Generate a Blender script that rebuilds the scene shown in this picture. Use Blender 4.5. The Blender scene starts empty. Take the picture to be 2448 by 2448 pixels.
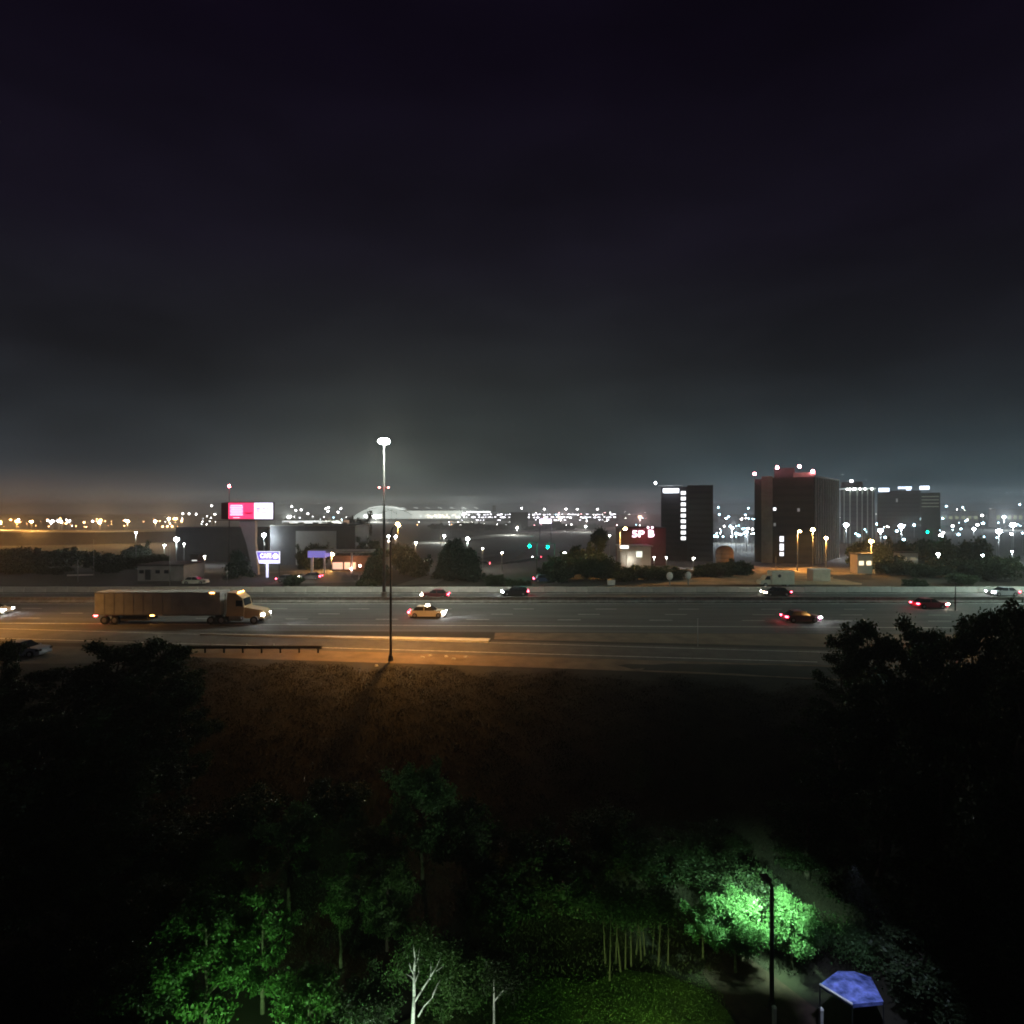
import bpy, math, random
import numpy as np
from mathutils import Vector, Matrix

# ------------------------------------------------------------------ camera, sky, exposure
SC = bpy.context.scene
H = 14.5                      # camera height above the motorway
F = 1400.0                    # focal length in pixels of the 2448 px photograph
HX, HY = 1224.0, 1218.0       # principal column, horizon row
cam_d = bpy.data.cameras.new("camera")
cam = bpy.data.objects.new("camera", cam_d)
SC.collection.objects.link(cam)
cam.location = (0, 0, H)
cam.rotation_euler = (math.radians(90), 0, 0)
cam_d.sensor_width = 36
cam_d.lens = 36 * F / 2448
cam_d.shift_y = -(1224 - HY) / 2448
cam_d.clip_start = 0.1
cam_d.clip_end = 20000
SC.camera = cam

vs = SC.view_settings
vs.view_transform = 'Standard'; vs.look = 'None'; vs.exposure = 0.5; vs.gamma = 1; vs.use_curve_mapping = False
SC.render.engine = 'CYCLES'
cy = SC.cycles
cy.use_denoising = True
cy.sample_clamp_indirect = 3; cy.sample_clamp_direct = 60
cy.max_bounces = 6; cy.diffuse_bounces = 2; cy.glossy_bounces = 2; cy.transmission_bounces = 4
cy.volume_bounces = 0; cy.transparent_max_bounces = 8
cy.caustics_reflective = False; cy.caustics_refractive = False
cy.filter_width = 1.85

def make_world():
    w = bpy.data.worlds.new("World"); SC.world = w; w.use_nodes = True
    nt = w.node_tree; N = nt.nodes; L = nt.links
    bg = N["Background"]
    tc = N.new("ShaderNodeTexCoord")
    sep = N.new("ShaderNodeSeparateXYZ"); L.new(tc.outputs["Generated"], sep.inputs[0])
    def math_(op, a, b=None, clamp=False):
        n = N.new("ShaderNodeMath"); n.operation = op; n.use_clamp = clamp
        for i, v in enumerate((a, b)):
            if v is None: continue
            if isinstance(v, (int, float)): n.inputs[i].default_value = v
            else: L.new(v, n.inputs[i])
        return n.outputs[0]
    z = math_('ABSOLUTE', sep.outputs[2])
    # night sky: city light thrown back by thin cloud, fading upwards
    ramp = N.new("ShaderNodeValToRGB"); L.new(z, ramp.inputs[0])
    cr = ramp.color_ramp
    stops = [(0.0, (.042, .053, .066)), (.04, (.024, .031, .039)), (.10, (.0138, .0168, .0212)), (.22, (.0070, .0072, .0104)),
             (.38, (.0040, .0030, .0070)), (.60, (.0021, .0012, .0040)), (1.0, (.0016, .0010, .0029))]
    cr.elements[0].position = 0; cr.elements[0].color = (*stops[0][1], 1)
    cr.elements[1].position = 1; cr.elements[1].color = (*stops[-1][1], 1)
    for p, c in stops[1:-1]:
        e = cr.elements.new(p); e.color = (*c, 1)
    # azimuth glows of the airport (ahead, a little left), of the sodium lit district (left) and of downtown (right)
    def glow(dx, dy, power, color, prev, zf):
        n = math.hypot(dx, dy)
        d = N.new("ShaderNodeVectorMath"); d.operation = 'DOT_PRODUCT'
        L.new(tc.outputs["Generated"], d.inputs[0]); d.inputs[1].default_value = (dx/n, dy/n, 0)
        a = math_('MAXIMUM', d.outputs["Value"], 0.0)
        a = math_('POWER', a, power)
        k = math_('POWER', math_('SUBTRACT', 1.0, z), zf)
        a = math_('MULTIPLY', a, k)
        mx = N.new("ShaderNodeMix"); mx.data_type = 'RGBA'; mx.blend_type = 'ADD'
        L.new(a, mx.inputs[0]); L.new(prev, mx.inputs[6]); mx.inputs[7].default_value = (*color, 1)
        mx.clamp_factor = True
        return mx.outputs[2]
    c = glow(-.06, 1, 8, (.0105, .0140, .0085), ramp.outputs[0], 3.2)
    c = glow(-.22, 1, 60, (.024, .028, .020), c, 9)
    c = glow(-.85, 1, 30, (.026, .012, .002), c, 40)
    c = glow(.62, 1, 14, (.000, .022, .028), c, 14)
    # faint cloud streaks
    mp = N.new("ShaderNodeMapping"); L.new(tc.outputs["Generated"], mp.inputs[0]); mp.inputs["Scale"].default_value = (1.3, 1.3, 4.2)
    mp.inputs["Rotation"].default_value = (0, math.radians(14), 0)
    nz = N.new("ShaderNodeTexNoise"); L.new(mp.outputs[0], nz.inputs[0]); nz.inputs["Scale"].default_value = 1.7
    nz.inputs["Detail"].default_value = 5; nz.inputs["Roughness"].default_value = .5
    r2 = N.new("ShaderNodeMapRange"); L.new(nz.outputs[0], r2.inputs[0])
    r2.inputs[1].default_value = .34; r2.inputs[2].default_value = .66; r2.inputs[3].default_value = .70; r2.inputs[4].default_value = 1.28
    mm = N.new("ShaderNodeVectorMath"); mm.operation = 'SCALE'; L.new(c, mm.inputs[0]); L.new(r2.outputs[0], mm.inputs["Scale"])
    L.new(mm.outputs[0], bg.inputs[0]); bg.inputs[1].default_value = 1.0
make_world()

# ------------------------------------------------------------------ terrain and picture helpers
def sm(t):
    t = min(1.0, max(0.0, t)); return t*t*(3-2*t)
def zg(y):
    return -7*(1-sm((y-28)/26)) - 10*sm((y-105)/200)
def G(px, py):
    """point of the ground seen at a position of the photograph"""
    lo, hi = 14.0, 9000.0
    for _ in range(60):
        m = (lo+hi)/2
        if HY + (H-zg(m))*F/m > py: lo = m
        else: hi = m
    D = (lo+hi)/2
    return Vector(((px-HX)/F*D, D, zg(D)))
def Q(px, py, D):
    return Vector(((px-HX)/F*D, D, H-(py-HY)/F*D))
def at(px, D, dz=0):
    return Vector(((px-HX)/F*D, D, zg(D)+dz))

# ------------------------------------------------------------------ materials
MATS = {}
def pbr(name, col, rough=.8, var=.25, scale=4, bump=.0, metal=0, spec=.4, col2=None, detail=5, stretch=None):
    if name in MATS: return MATS[name]
    m = bpy.data.materials.new(name); m.use_nodes = True; MATS[name] = m
    nt = m.node_tree; N = nt.nodes; L = nt.links; b = N["Principled BSDF"]
    b.inputs["Roughness"].default_value = rough; b.inputs["Metallic"].default_value = metal
    b.inputs["Specular IOR Level"].default_value = spec
    tc = N.new("ShaderNodeTexCoord"); nz = N.new("ShaderNodeTexNoise")
    src = tc.outputs["Object"]
    if stretch:
        mp = N.new("ShaderNodeMapping"); mp.inputs["Scale"].default_value = stretch
        L.new(src, mp.inputs[0]); src = mp.outputs[0]
    L.new(src, nz.inputs["Vector"]); nz.inputs["Scale"].default_value = scale
    nz.inputs["Detail"].default_value = detail; nz.inputs["Roughness"].default_value = .6
    rp = N.new("ShaderNodeValToRGB"); L.new(nz.outputs[0], rp.inputs[0])
    c1 = tuple(c*(1-var) for c in col); c2 = col2 or tuple(min(1, c*(1+var)) for c in col)
    rp.color_ramp.elements[0].position = .3; rp.color_ramp.elements[0].color = (*c1, 1)
    rp.color_ramp.elements[1].position = .7; rp.color_ramp.elements[1].color = (*c2, 1)
    L.new(rp.outputs[0], b.inputs["Base Color"])
    if bump:
        bp = N.new("ShaderNodeBump"); bp.inputs["Strength"].default_value = bump; bp.inputs["Distance"].default_value = .05
        L.new(nz.outputs[0], bp.inputs["Height"]); L.new(bp.outputs[0], b.inputs["Normal"])
    return m
def emit(name, col, strength, sample=False):
    if name in MATS: return MATS[name]
    m = bpy.data.materials.new(name); m.use_nodes = True; MATS[name] = m
    b = m.node_tree.nodes["Principled BSDF"]
    b.inputs["Base Color"].default_value = (*(min(.8, c) for c in col), 1)
    b.inputs["Emission Color"].default_value = (*col, 1); b.inputs["Emission Strength"].default_value = strength
    m.cycles.emission_sampling = 'AUTO' if sample else 'NONE'
    return m
def leafmat(name, col, col2):
    if name in MATS: return MATS[name]
    m = pbr(name, col, .55, .3, 1.7, 0, spec=.3, col2=col2, detail=3)
    nt = m.node_tree; N = nt.nodes; L = nt.links
    b = N["Principled BSDF"]; out = N["Material Output"]
    tr = N.new("ShaderNodeBsdfTranslucent"); mix = N.new("ShaderNodeMixShader"); mix.inputs[0].default_value = .35
    rp = [n for n in N if n.type == 'VALTORGB'][0]
    L.new(rp.outputs[0], tr.inputs[0])
    L.new(b.outputs[0], mix.inputs[1]); L.new(tr.outputs[0], mix.inputs[2]); L.new(mix.outputs[0], out.inputs[0])
    return m

ASPH = pbr("asphalt", (.048, .047, .044), .85, .3, .35, .1, col2=(.098, .094, .086), stretch=(.12, 1.9, 1), detail=9)
ASPH2 = pbr("asphalt_old", (.075, .068, .058), .9, .3, .6, .1)
CONC = pbr("concrete", (.42, .41, .37), .85, .2, .8, .15)
CONCD = pbr("concrete_stained", (.22, .21, .19), .9, .35, 1.1, .15)
PAINT = pbr("road_paint", (.55, .54, .50), .7, .35, 2.5)
GRASS = pbr("rough_grass", (.020, .018, .011), .95, .5, .35, .4, col2=(.036, .030, .018), detail=9)
LAWN = pbr("mown_lawn", (.028, .050, .010), .95, .4, .9, .15, col2=(.085, .125, .026), detail=8)
BLADE = pbr("grass_blades", (.016, .016, .008), .85, .5, .35, col2=(.034, .032, .018))
BLADEG = pbr("lawn_blades", (.035, .065, .014), .8, .4, .8, col2=(.08, .12, .026))
DIRT = pbr("bare_soil", (.13, .095, .06), .95, .35, .5, .4, detail=8)
STEEL = pbr("galvanised_steel", (.30, .30, .29), .5, .2, 3, metal=.6)
STEELD = pbr("dark_painted_steel", (.045, .040, .036), .6, .3, 3)
WHITEP = pbr("white_paint", (.62, .61, .57), .55, .12, 1.2)
TRAILER = pbr("trailer_panels", (.38, .375, .37), .6, .22, .5, col2=(.50, .49, .48), detail=9)
RUBBER = pbr("tyre_rubber", (.022, .022, .022), .85, .2, 6)
GLASS = pbr("dark_glass", (.018, .020, .024), .12, .2, 2, spec=.6)
BLACK = pbr("black_plastic", (.02, .02, .022), .5, .2, 4)
BARK = pbr("bark", (.075, .060, .045), .95, .4, 6, .6)
BIRCH = pbr("birch_bark", (.50, .50, .46), .8, .35, 5, .3, stretch=(1, 1, 5))
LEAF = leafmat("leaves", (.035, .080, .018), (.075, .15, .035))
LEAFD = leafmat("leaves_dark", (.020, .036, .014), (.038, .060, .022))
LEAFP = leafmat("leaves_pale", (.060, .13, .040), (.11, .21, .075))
NEEDLE = leafmat("needles", (.014, .032, .016), (.026, .052, .024))

# ------------------------------------------------------------------ mesh helpers
class MB:
    def __init__(s): s.v = []; s.f = []; s.m = []
    def add(s, vs, fs, mi=0):
        o = len(s.v); s.v += [tuple(v) for v in vs]; s.f += [tuple(i+o for i in f) for f in fs]; s.m += [mi]*len(fs)
        return s
    def box(s, c, d, rz=0, mi=0, taper=1.0, tx=None):
        x, y, z = (k/2 for k in d); tx = taper if tx is None else tx
        P = [(-x,-y,-z),(x,-y,-z),(x,y,-z),(-x,y,-z),(-x*tx,-y*taper,z),(x*tx,-y*taper,z),(x*tx,y*taper,z),(-x*tx,y*taper,z)]
        ca, sa = math.cos(rz), math.sin(rz)
        P = [(c[0]+p[0]*ca-p[1]*sa, c[1]+p[0]*sa+p[1]*ca, c[2]+p[2]) for p in P]
        return s.add(P, [(0,3,2,1),(4,5,6,7),(0,1,5,4),(1,2,6,5),(2,3,7,6),(3,0,4,7)], mi)
    def tube(s, p0, p1, r0, r1=None, n=8, mi=0, cap=True):
        p0 = Vector(p0); p1 = Vector(p1); r1 = r0 if r1 is None else r1
        d = (p1-p0)
        if d.length < 1e-6: return s
        d.normalize(); u = d.orthogonal().normalized(); w = d.cross(u)
        P = []
        for p, r in ((p0, r0), (p1, r1)):
            for k in range(n):
                a = 2*math.pi*k/n; P.append(p+(u*math.cos(a)+w*math.sin(a))*r)
        fs = [(k, (k+1) % n, n+(k+1) % n, n+k) for k in range(n)]
        if cap: fs += [tuple(range(n-1, -1, -1)), tuple(range(n, 2*n))]
        return s.add(P, fs, mi)
    def path(s, pts, rs, n=6, mi=0):
        for i in range(len(pts)-1): s.tube(pts[i], pts[i+1], rs[i], rs[i+1], n, mi)
        return s
    def ball(s, c, r, n=8, m=5, mi=0):
        if isinstance(r, (int, float)): r = (r, r, r)
        P = [(c[0], c[1], c[2]-r[2])]
        for i in range(1, m):
            a = -math.pi/2+math.pi*i/m
            for k in range(n):
                b = 2*math.pi*k/n; P.append((c[0]+r[0]*math.cos(a)*math.cos(b), c[1]+r[1]*math.cos(a)*math.sin(b), c[2]+r[2]*math.sin(a)))
        P.append((c[0], c[1], c[2]+r[2])); fs = []
        for k in range(n): fs.append((0, 1+(k+1) % n, 1+k))
        for i in range(m-2):
            for k in range(n):
                a = 1+i*n+k; b = 1+i*n+(k+1) % n; fs.append((a, b, b+n, a+n))
        o = 1+(m-2)*n
        for k in range(n): fs.append((o+k, o+(k+1) % n, len(P)-1))
        return s.add(P, fs, mi)
    def prism(s, poly, y0, y1, mi=0, inset=None):
        """polygon in x,z pushed along y; inset narrows the tops listed"""
        n = len(poly); P = [(x, y0+(inset[i] if inset else 0), z) for i, (x, z) in enumerate(poly)]
        P += [(x, y1-(inset[i] if inset else 0), z) for i, (x, z) in enumerate(poly)]
        fs = [tuple(range(n)), tuple(range(2*n-1, n-1, -1))] + [(k, n+k, n+(k+1) % n, (k+1) % n) for k in range(n)]
        return s.add(P, fs, mi)
    def build(s, name, mats, parent=None, smooth=False, loc=None):
        me = bpy.data.meshes.new(name); me.from_pydata(s.v, [], s.f)
        if not isinstance(mats, (list, tuple)): mats = [mats]
        for m in mats: me.materials.append(m)
        if len(mats) > 1: me.polygons.foreach_set("material_index", s.m)
        if smooth: me.polygons.foreach_set("use_smooth", [True]*len(me.polygons))
        me.update()
        return place(name, me, parent, loc)
def place(name, me, parent=None, loc=None, rz=0):
    o = bpy.data.objects.new(name, me); SC.collection.objects.link(o)
    if parent: o.parent = parent
    if loc is not None: o.location = loc
    if rz: o.rotation_euler = (0, 0, rz)
    return o
def tag(o, label=None, cat=None, group=None, kind=None):
    if label: o["label"] = label
    if cat: o["category"] = cat
    if group: o["group"] = group
    if kind: o["kind"] = kind
    return o
def thing(name, label, cat, loc, rz=0, group=None):
    o = bpy.data.objects.new(name, None); SC.collection.objects.link(o)
    o.empty_display_size = .2
    o.location = loc; o.rotation_euler = (0, 0, rz)
    return tag(o, label, cat, group)
def copy_tree(o, parent=None):
    c = o.copy(); SC.collection.objects.link(c)
    if parent: c.parent = parent
    for ch in list(o.children): copy_tree(ch, c)
    return c
def light(kind, loc, col, power, radius=.15, spot=None, target=None, parent=None, name="lamp_light", blend=.6):
    d = bpy.data.lights.new(name, kind); d.energy = power; d.color = col; d.shadow_soft_size = radius
    o = bpy.data.objects.new(name, d); SC.collection.objects.link(o); o.location = loc
    if kind == 'SPOT':
        d.spot_size = math.radians(spot); d.spot_blend = blend
        if target is not None:
            o.rotation_euler = (Vector(target)-Vector(loc)).to_track_quat('-Z', 'Y').to_euler()
    if parent: o.parent = parent
    return o

# ------------------------------------------------------------------ ground, roads
def ground():
    ys = list(np.arange(-40, 14, 6.0)) + list(np.arange(14, 110, 1.5)) + list(np.arange(110, 320, 4.0)) + [340, 400, 500, 700, 1000, 1500, 2200, 3200]
    xs = [-3200, -1500, -700, -350, -200] + list(np.arange(-140, 141, 10.0)) + [200, 350, 700, 1500, 3200]
    v = [(x, y, zg(y)) for y in ys for x in xs]
    n = len(xs); f = [(j*n+i, j*n+i+1, (j+1)*n+i+1, (j+1)*n+i) for j in range(len(ys)-1) for i in range(n-1)]
    o = MB().add(v, f).build("ground", GRASS, smooth=True); tag(o, kind="structure")
ground()
def strip(name, a, b, mat, dz=.01, kind="structure", step=4.0, parent=None, thick=0):
    """road surface between two polylines of (x, y)"""
    def resample(p, n):
        p = [Vector(q) for q in p]; L = [0]
        for i in range(1, len(p)): L.append(L[-1]+(p[i]-p[i-1]).length)
        out = []
        for k in range(n+1):
            t = L[-1]*k/n; i = 1
            while i < len(p)-1 and L[i] < t: i += 1
            u = (t-L[i-1])/max(1e-9, L[i]-L[i-1]); out.append(p[i-1].lerp(p[i], u))
        return out
    n = max(1, int((Vector(a[-1])-Vector(a[0])).length/step)); A = resample(a, n); B = resample(b, n)
    w = (A[0]-B[0]).length; c = max(1, int(w/2.5)); v = []; f = []
    for i in range(n+1):
        for j in range(c+1):
            p = A[i].lerp(B[i], j/c); v.append((p.x, p.y, zg(p.y)+dz+thick))
    for i in range(n):
        for j in range(c):
            q = i*(c+1)+j; f.append((q, q+1, q+c+2, q+c+1))
    m = MB().add(v, f)
    if thick:
        for j in (0, c):
            e = [v[i*(c+1)+j] for i in range(n+1)]; e2 = [(x, y, z-thick-.02) for x, y, z in e]
            m.add(e+e2, [(i, i+1, n+2+i, n+1+i) for i in range(n)])
        for i in (0, n):
            e = [v[i*(c+1)+j] for j in range(c+1)]; e2 = [(x, y, z-thick-.02) for x, y, z in e]
            m.add(e+e2, [(j, j+1, c+2+j, c+1+j) for j in range(c)])
    o = m.build(name, mat, parent)
    if parent is None: tag(o, kind=kind)
    return o
def line(p, q): return [tuple(p[:2]), tuple(q[:2])]
XL, XR = -150, 150
def yl(y0, slope, x): return y0+slope*x
S1 = -.024
# near carriageway with shoulder, median, far carriageway
strip("motorway_near_carriageway", [(XL, 69.2-S1*-0+S1*XL), (XR, 69.2+S1*XR)], [(XL, 91.0), (XR, 91.0)], ASPH, .012)
strip("motorway_far_carriageway", [(XL, 91.9), (XR, 91.9)], [(XL, 102.0), (XR, 102.0)], ASPH, .012)
def mark(y0, slope, w=.16, dash=None, gap=9.0, x0=XL, x1=XR, m=None, ph=0):
    m = m or MB()
    L = dash or 6.0; x = x0+ph
    while x < x1:
        e = min(x+L, x1)
        ya, yb = y0+slope*x, y0+slope*e
        m.add([(x, ya-w/2, .02), (e, yb-w/2, .02), (e, yb+w/2, .02), (x, ya+w/2, .02)], [(0, 1, 2, 3)])
        x += L+(gap if dash else 0)
    return m
mk = mark(73.0, S1, .2)
mark(90.0, 0, .2, m=mk)
for i, (y, s) in enumerate(((77.0, -.018), (81.0, -.012), (85.3, -.006))): mark(y, s, .16, 3.0, 9.0, m=mk, ph=i*3.1)
mark(92.6, 0, .18, m=mk); mark(101.0, 0, .2, m=mk); mark(96.8, 0, .16, 3.0, 9.0, m=mk, ph=2)
tag(mk.build("lane_markings", PAINT), kind="structure")
# slip road that drops away to the right in front of the motorway
def ry_near(x): return 101.0*0+61.3-.118*(x+19.7)
RN = [(-19.7+t, 61.3-.118*t) for t in (-60, -20, 0, 46.6, 90)]
RF = [(-2.4+t, 63.6-.125*t) for t in (-75, -31, 0, 31, 74)]
strip("slip_road", [(x, y-1.1) for x, y in RN], [(x, y+1.0) for x, y in RF], ASPH2, .03)
ml = MB()
for P, w in ((RN, .14), (RF, .12)):
    for i in range(len(P)-1):
        (x0, y0), (x1, y1) = P[i], P[i+1]
        ml.add([(x0, y0-w/2, zg(y0)+.045), (x1, y1-w/2, zg(y1)+.045), (x1, y1+w/2, zg(y1)+.045), (x0, y0+w/2, zg(y0)+.045)], [(0, 1, 2, 3)])
tag(ml.build("slip_road_edge_lines", PAINT), kind="structure")
# pale raised concrete island between slip road and motorway, widening to its blunt end
strip("concrete_island", [(-36, 67.5), (-2.6, 63.75)], [(-36, 67.7), (-2.4, 65.2)], CONC, .03, thick=.14)
strip("gore_soil", [(-2, 65.4), (70, 57.8)], [(-2, 68.9), (70, 67.4)], DIRT, .02)
strip("service_road", [(-70, 54.5), (-34, 55.2)], [(-70, 63.5), (-34, 61.0)], ASPH2, .02)
# soil verge in front of the slip road
strip("gravel_verge", [(-33.5, 57.7), (108, 41.6)], [(-33.5, 61.8), (108, 45.1)], DIRT, .022)

def concrete_wall():
    t = thing("roadside_wall", "long pale concrete barrier wall along the far side of the motorway", "wall", (0, 102.9, 0))
    me = None
    w = 3.8
    for i in range(-25, 26):
        if me is None:
            b = MB().prism([(-w/2+.03, 0), (w/2-.03, 0), (w/2-.03, .93), (-w/2+.03, .93)], -.22, .1, inset=[-.08, -.08, 0, 0])
            o = b.build("panel", CONC, t); me = o.data; o.location = (i*w, 0, 0)
        else: place("panel", me, t, (i*w, random.uniform(-.012, .012), random.uniform(-.02, .01)))
    MB().box((0, .05, .42), (51*w, .1, .84)).build("joint_backing", CONCD, t)
    t2 = thing("median_barrier", "low dark concrete barrier dividing the two directions of the motorway", "barrier", (0, 91.45, 0))
    w = 6.0; me = None
    for i in range(-17, 18):
        if me is None:
            b = MB()
            poly = [(-.3, 0), (.3, 0), (.3, .12), (.12, .34), (.09, .86), (-.09, .86), (-.12, .34), (-.3, .12)]
            n = len(poly); P = [(-w/2+.02, y, z) for y, z in poly]+[(w/2-.02, y, z) for y, z in poly]
            b.add(P, [tuple(range(n)), tuple(range(2*n-1, n-1, -1))]+[(k, n+k, n+(k+1) % n, (k+1) % n) for k in range(n)])
            o = b.build("segment", CONCD, t2); me = o.data; o.location = (i*w, 0, 0)
        else: place("segment", me, t2, (i*w, 0, random.uniform(-.02, 0)))
random.seed(3)
concrete_wall()

def guardrail():
    x0, x1, y = -37.0, -19.3, 59.1
    t = thing("guardrail", "dark steel guardrail beside the slip road, ending left of the orange lit lamp post", "guardrail", (x1, y, 0))
    L = x1-x0; b = MB()
    prof = [(0, .45), (-.05, .49), (-.05, .54), (0, .59), (0, .62), (-.05, .67), (-.05, .72), (0, .76)]
    for i in range(len(prof)-1):
        (ya, za), (yb, zb) = prof[i], prof[i+1]
        b.add([(-L, ya, za), (0, ya, za), (0, yb, zb), (-L, yb, zb), (-L, ya+.012, za), (0, ya+.012, za), (0, yb+.012, zb), (-L, yb+.012, zb)],
              [(0, 1, 2, 3), (7, 6, 5, 4)])
    b.tube((0, -.02, .44), (0, -.02, .78), .14, n=8)
    b.build("rail_beam", STEELD, t)
    k = 0
    while k*1.9 < L:
        MB().box((0, .1, .36), (.14, .14, .74)).build("post", STEELD, t, loc=(-k*1.9-.3, 0, 0)); k += 1
    for px in (425, 507, 590, 655):
        X = (px-HX)/F*y
        MB().box((0, -.02, .88), (.08, .02, .18)).build("reflector", WHITEP, t, loc=(X-x1, 0, 0))
guardrail()

# ------------------------------------------------------------------ lamps
SOD = (1.0, .44, .09); SODW = (1.0, .62, .30); WHT = (.95, 1.0, .93); COOL = (.78, .90, 1.0)
E_SOD = emit("sodium_lens", (1, .62, .25), 260); E_WHT = emit("white_lens", (.94, 1, .95), 300)
E_COOL = emit("cool_lens", (.80, .90, 1), 300); E_RED = emit("red_beacon", (1, .10, .14), 60); E_GRN = emit("green_signal", (.0, .85, .45), 60)

def near_lamp_post(x=-11.62, y=56.1, power=17000, label="tall dark lamp post on the grass verge, its orange lamp lighting the slip road"):
    """the sodium street lamp whose pole throws its shadow down the meadow"""
    t = thing("street_lamp", label, "street lamp", (x, y, 0))
    MB().tube((0, 0, 0), (0, 0, 12.2), .13, .075, 10).build("pole", STEELD, t, smooth=True)
    MB().tube((0, 0, 0), (0, 0, .55), .26, .2, 10).build("base", STEELD, t)
    pts = [(0, 0, 12.1), (.03, .6, 12.65), (.1, 1.8, 12.95), (.16, 2.9, 13.0)]
    MB().path(pts, [.07, .06, .05, .05], 8).build("arm", STEELD, t)
    MB().box((.18, 3.3, 13.0), (.34, .85, .18), taper=.7).build("lamp_head", STEELD, t)
    MB().ball((.18, 3.3, 12.90), (.14, .30, .10)).build("lens", E_SOD, t, smooth=True)
    light('SPOT', (.18, 3.3, 12.7), SOD, power*.85, .30, 150, (.18, 4.6, 0), t, blend=1.0)
    # tall thin sign post by the shoulder
near_lamp_post()
near_lamp_post(51, 49.0, 4500, "added lamp post lighting the slope, just outside the right edge")  # unseen lamp added to brighten the right side of the slope
near_lamp_post(-63, 66.5, 15000, "next lamp post of the slip road, just outside the left edge")

def high_mast(X=-20.1, Y=92.0, label="very tall white high mast light rising from the motorway median", pw=10500, col=(.93, 1.0, .84)):
    t = thing("high_mast_light", label, "mast light", (X, Y, 0))
    MB().tube((0, 0, 0), (0, 0, 25.2), .28, .10, 12).build("mast", pbr("mast_steel", (.05, .05, .048), .7, .12, 3), t, smooth=True)
    MB().tube((0, 0, 0), (0, 0, 1.6), .5, .42, 12).build("base", CONCD, t)
    MB().path([(.5*math.cos(a*math.pi/6), .5*math.sin(a*math.pi/6), 25.35) for a in range(13)], [.05]*13, 6).build("ring", STEEL, t)
    for k in range(6):
        a = k*math.pi/3+.3; c, s = math.cos(a), math.sin(a)
        h = MB().box((c*.5, s*.5, 25.55), (.4, .4, .30), a, taper=.5).build("luminaire", STEEL, t)
        MB().ball((c*.5, s*.5, 25.20), (.42, .42, .44)).build("lens", emit("mast_lens", (.97, 1, .93), 220), h, smooth=True)
    for ax, ay, w in ((34, 2, 1.5), (-34, 2, 1.5), (0, -9, .55), (0, 16, .8)):
        light('SPOT', (math.copysign(.6, ax) if ax else 0, math.copysign(.6, ay) if not ax else 0, 24.7), col, pw*w, .3, 118, (ax, ay, 0), t, blend=1.0)
    light('POINT', (0, -.9, 25.2), col, pw*.45, .35, parent=t)
    b = MB().box((0, -.2, 17.8), (1.9, .12, .10)).build("beacon_bracket", STEELD, t)
    for s in (-1, 1):
        MB().ball((s*.72, -.2, 17.95), (.18, .12, .10)).build("beacon_light", emit("beacon_red", (1, .25, .22), 16), t)
    light('POINT', (0, -.6, 17.8), (1, .12, .1), 40, .1, parent=t)
high_mast()
high_mast(104, 92.0, "next high mast light, just outside the right edge", 30000, (.72, 1.0, .88))
high_mast(-138, 92.0, "next high mast light, outside the left edge", 12000, (1.0, .92, .75))

LAMPMESH = {}
def lamp_data(hgt, em, arm, headr):
    key = (round(hgt, 1), em.name, arm, headr)
    return key
def street_lamp(px, py, D, em, col, label, group=None, power=0, arm=0.0, thick=.09, lens=.28, base=None, omni=False, polemat=None):
    """lamp whose head stands where the photograph shows it; the pole goes down to the ground"""
    p = Q(px, py, D); z0 = zg(D) if base is None else base; h = p.z-z0
    t = thing("street_lamp", label, "street lamp", (p.x-arm, D, z0), 0, group)
    pm = polemat or STEEL
    MB().tube((0, 0, 0), (0, 0, h-.1), thick, thick*.6, 8).build("pole", pm, t, smooth=True)
    if arm: MB().path([(0, 0, h-.35), (arm*.5, 0, h-.02), (arm, 0, h+.08)], [thick*.55]*3, 6).build("arm", pm, t)
    MB().box((arm, 0, h+.16), (lens*2.4, lens*2.0, .16), taper=.7).build("lamp_head", STEELD, t)
    MB().ball((arm, 0, h), (lens, lens, lens*.7)).build("lens", em, t, smooth=True)
    if power and (omni or D > 380): light('POINT', (arm, -lens-.25, h-.1), col, power*1.6, .3, parent=t)
    elif power: light('SPOT', (arm, 0, h-lens-.12), col, power*1.7, .25, 168, (arm, 0, 0), t, blend=.3)
    return t

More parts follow.
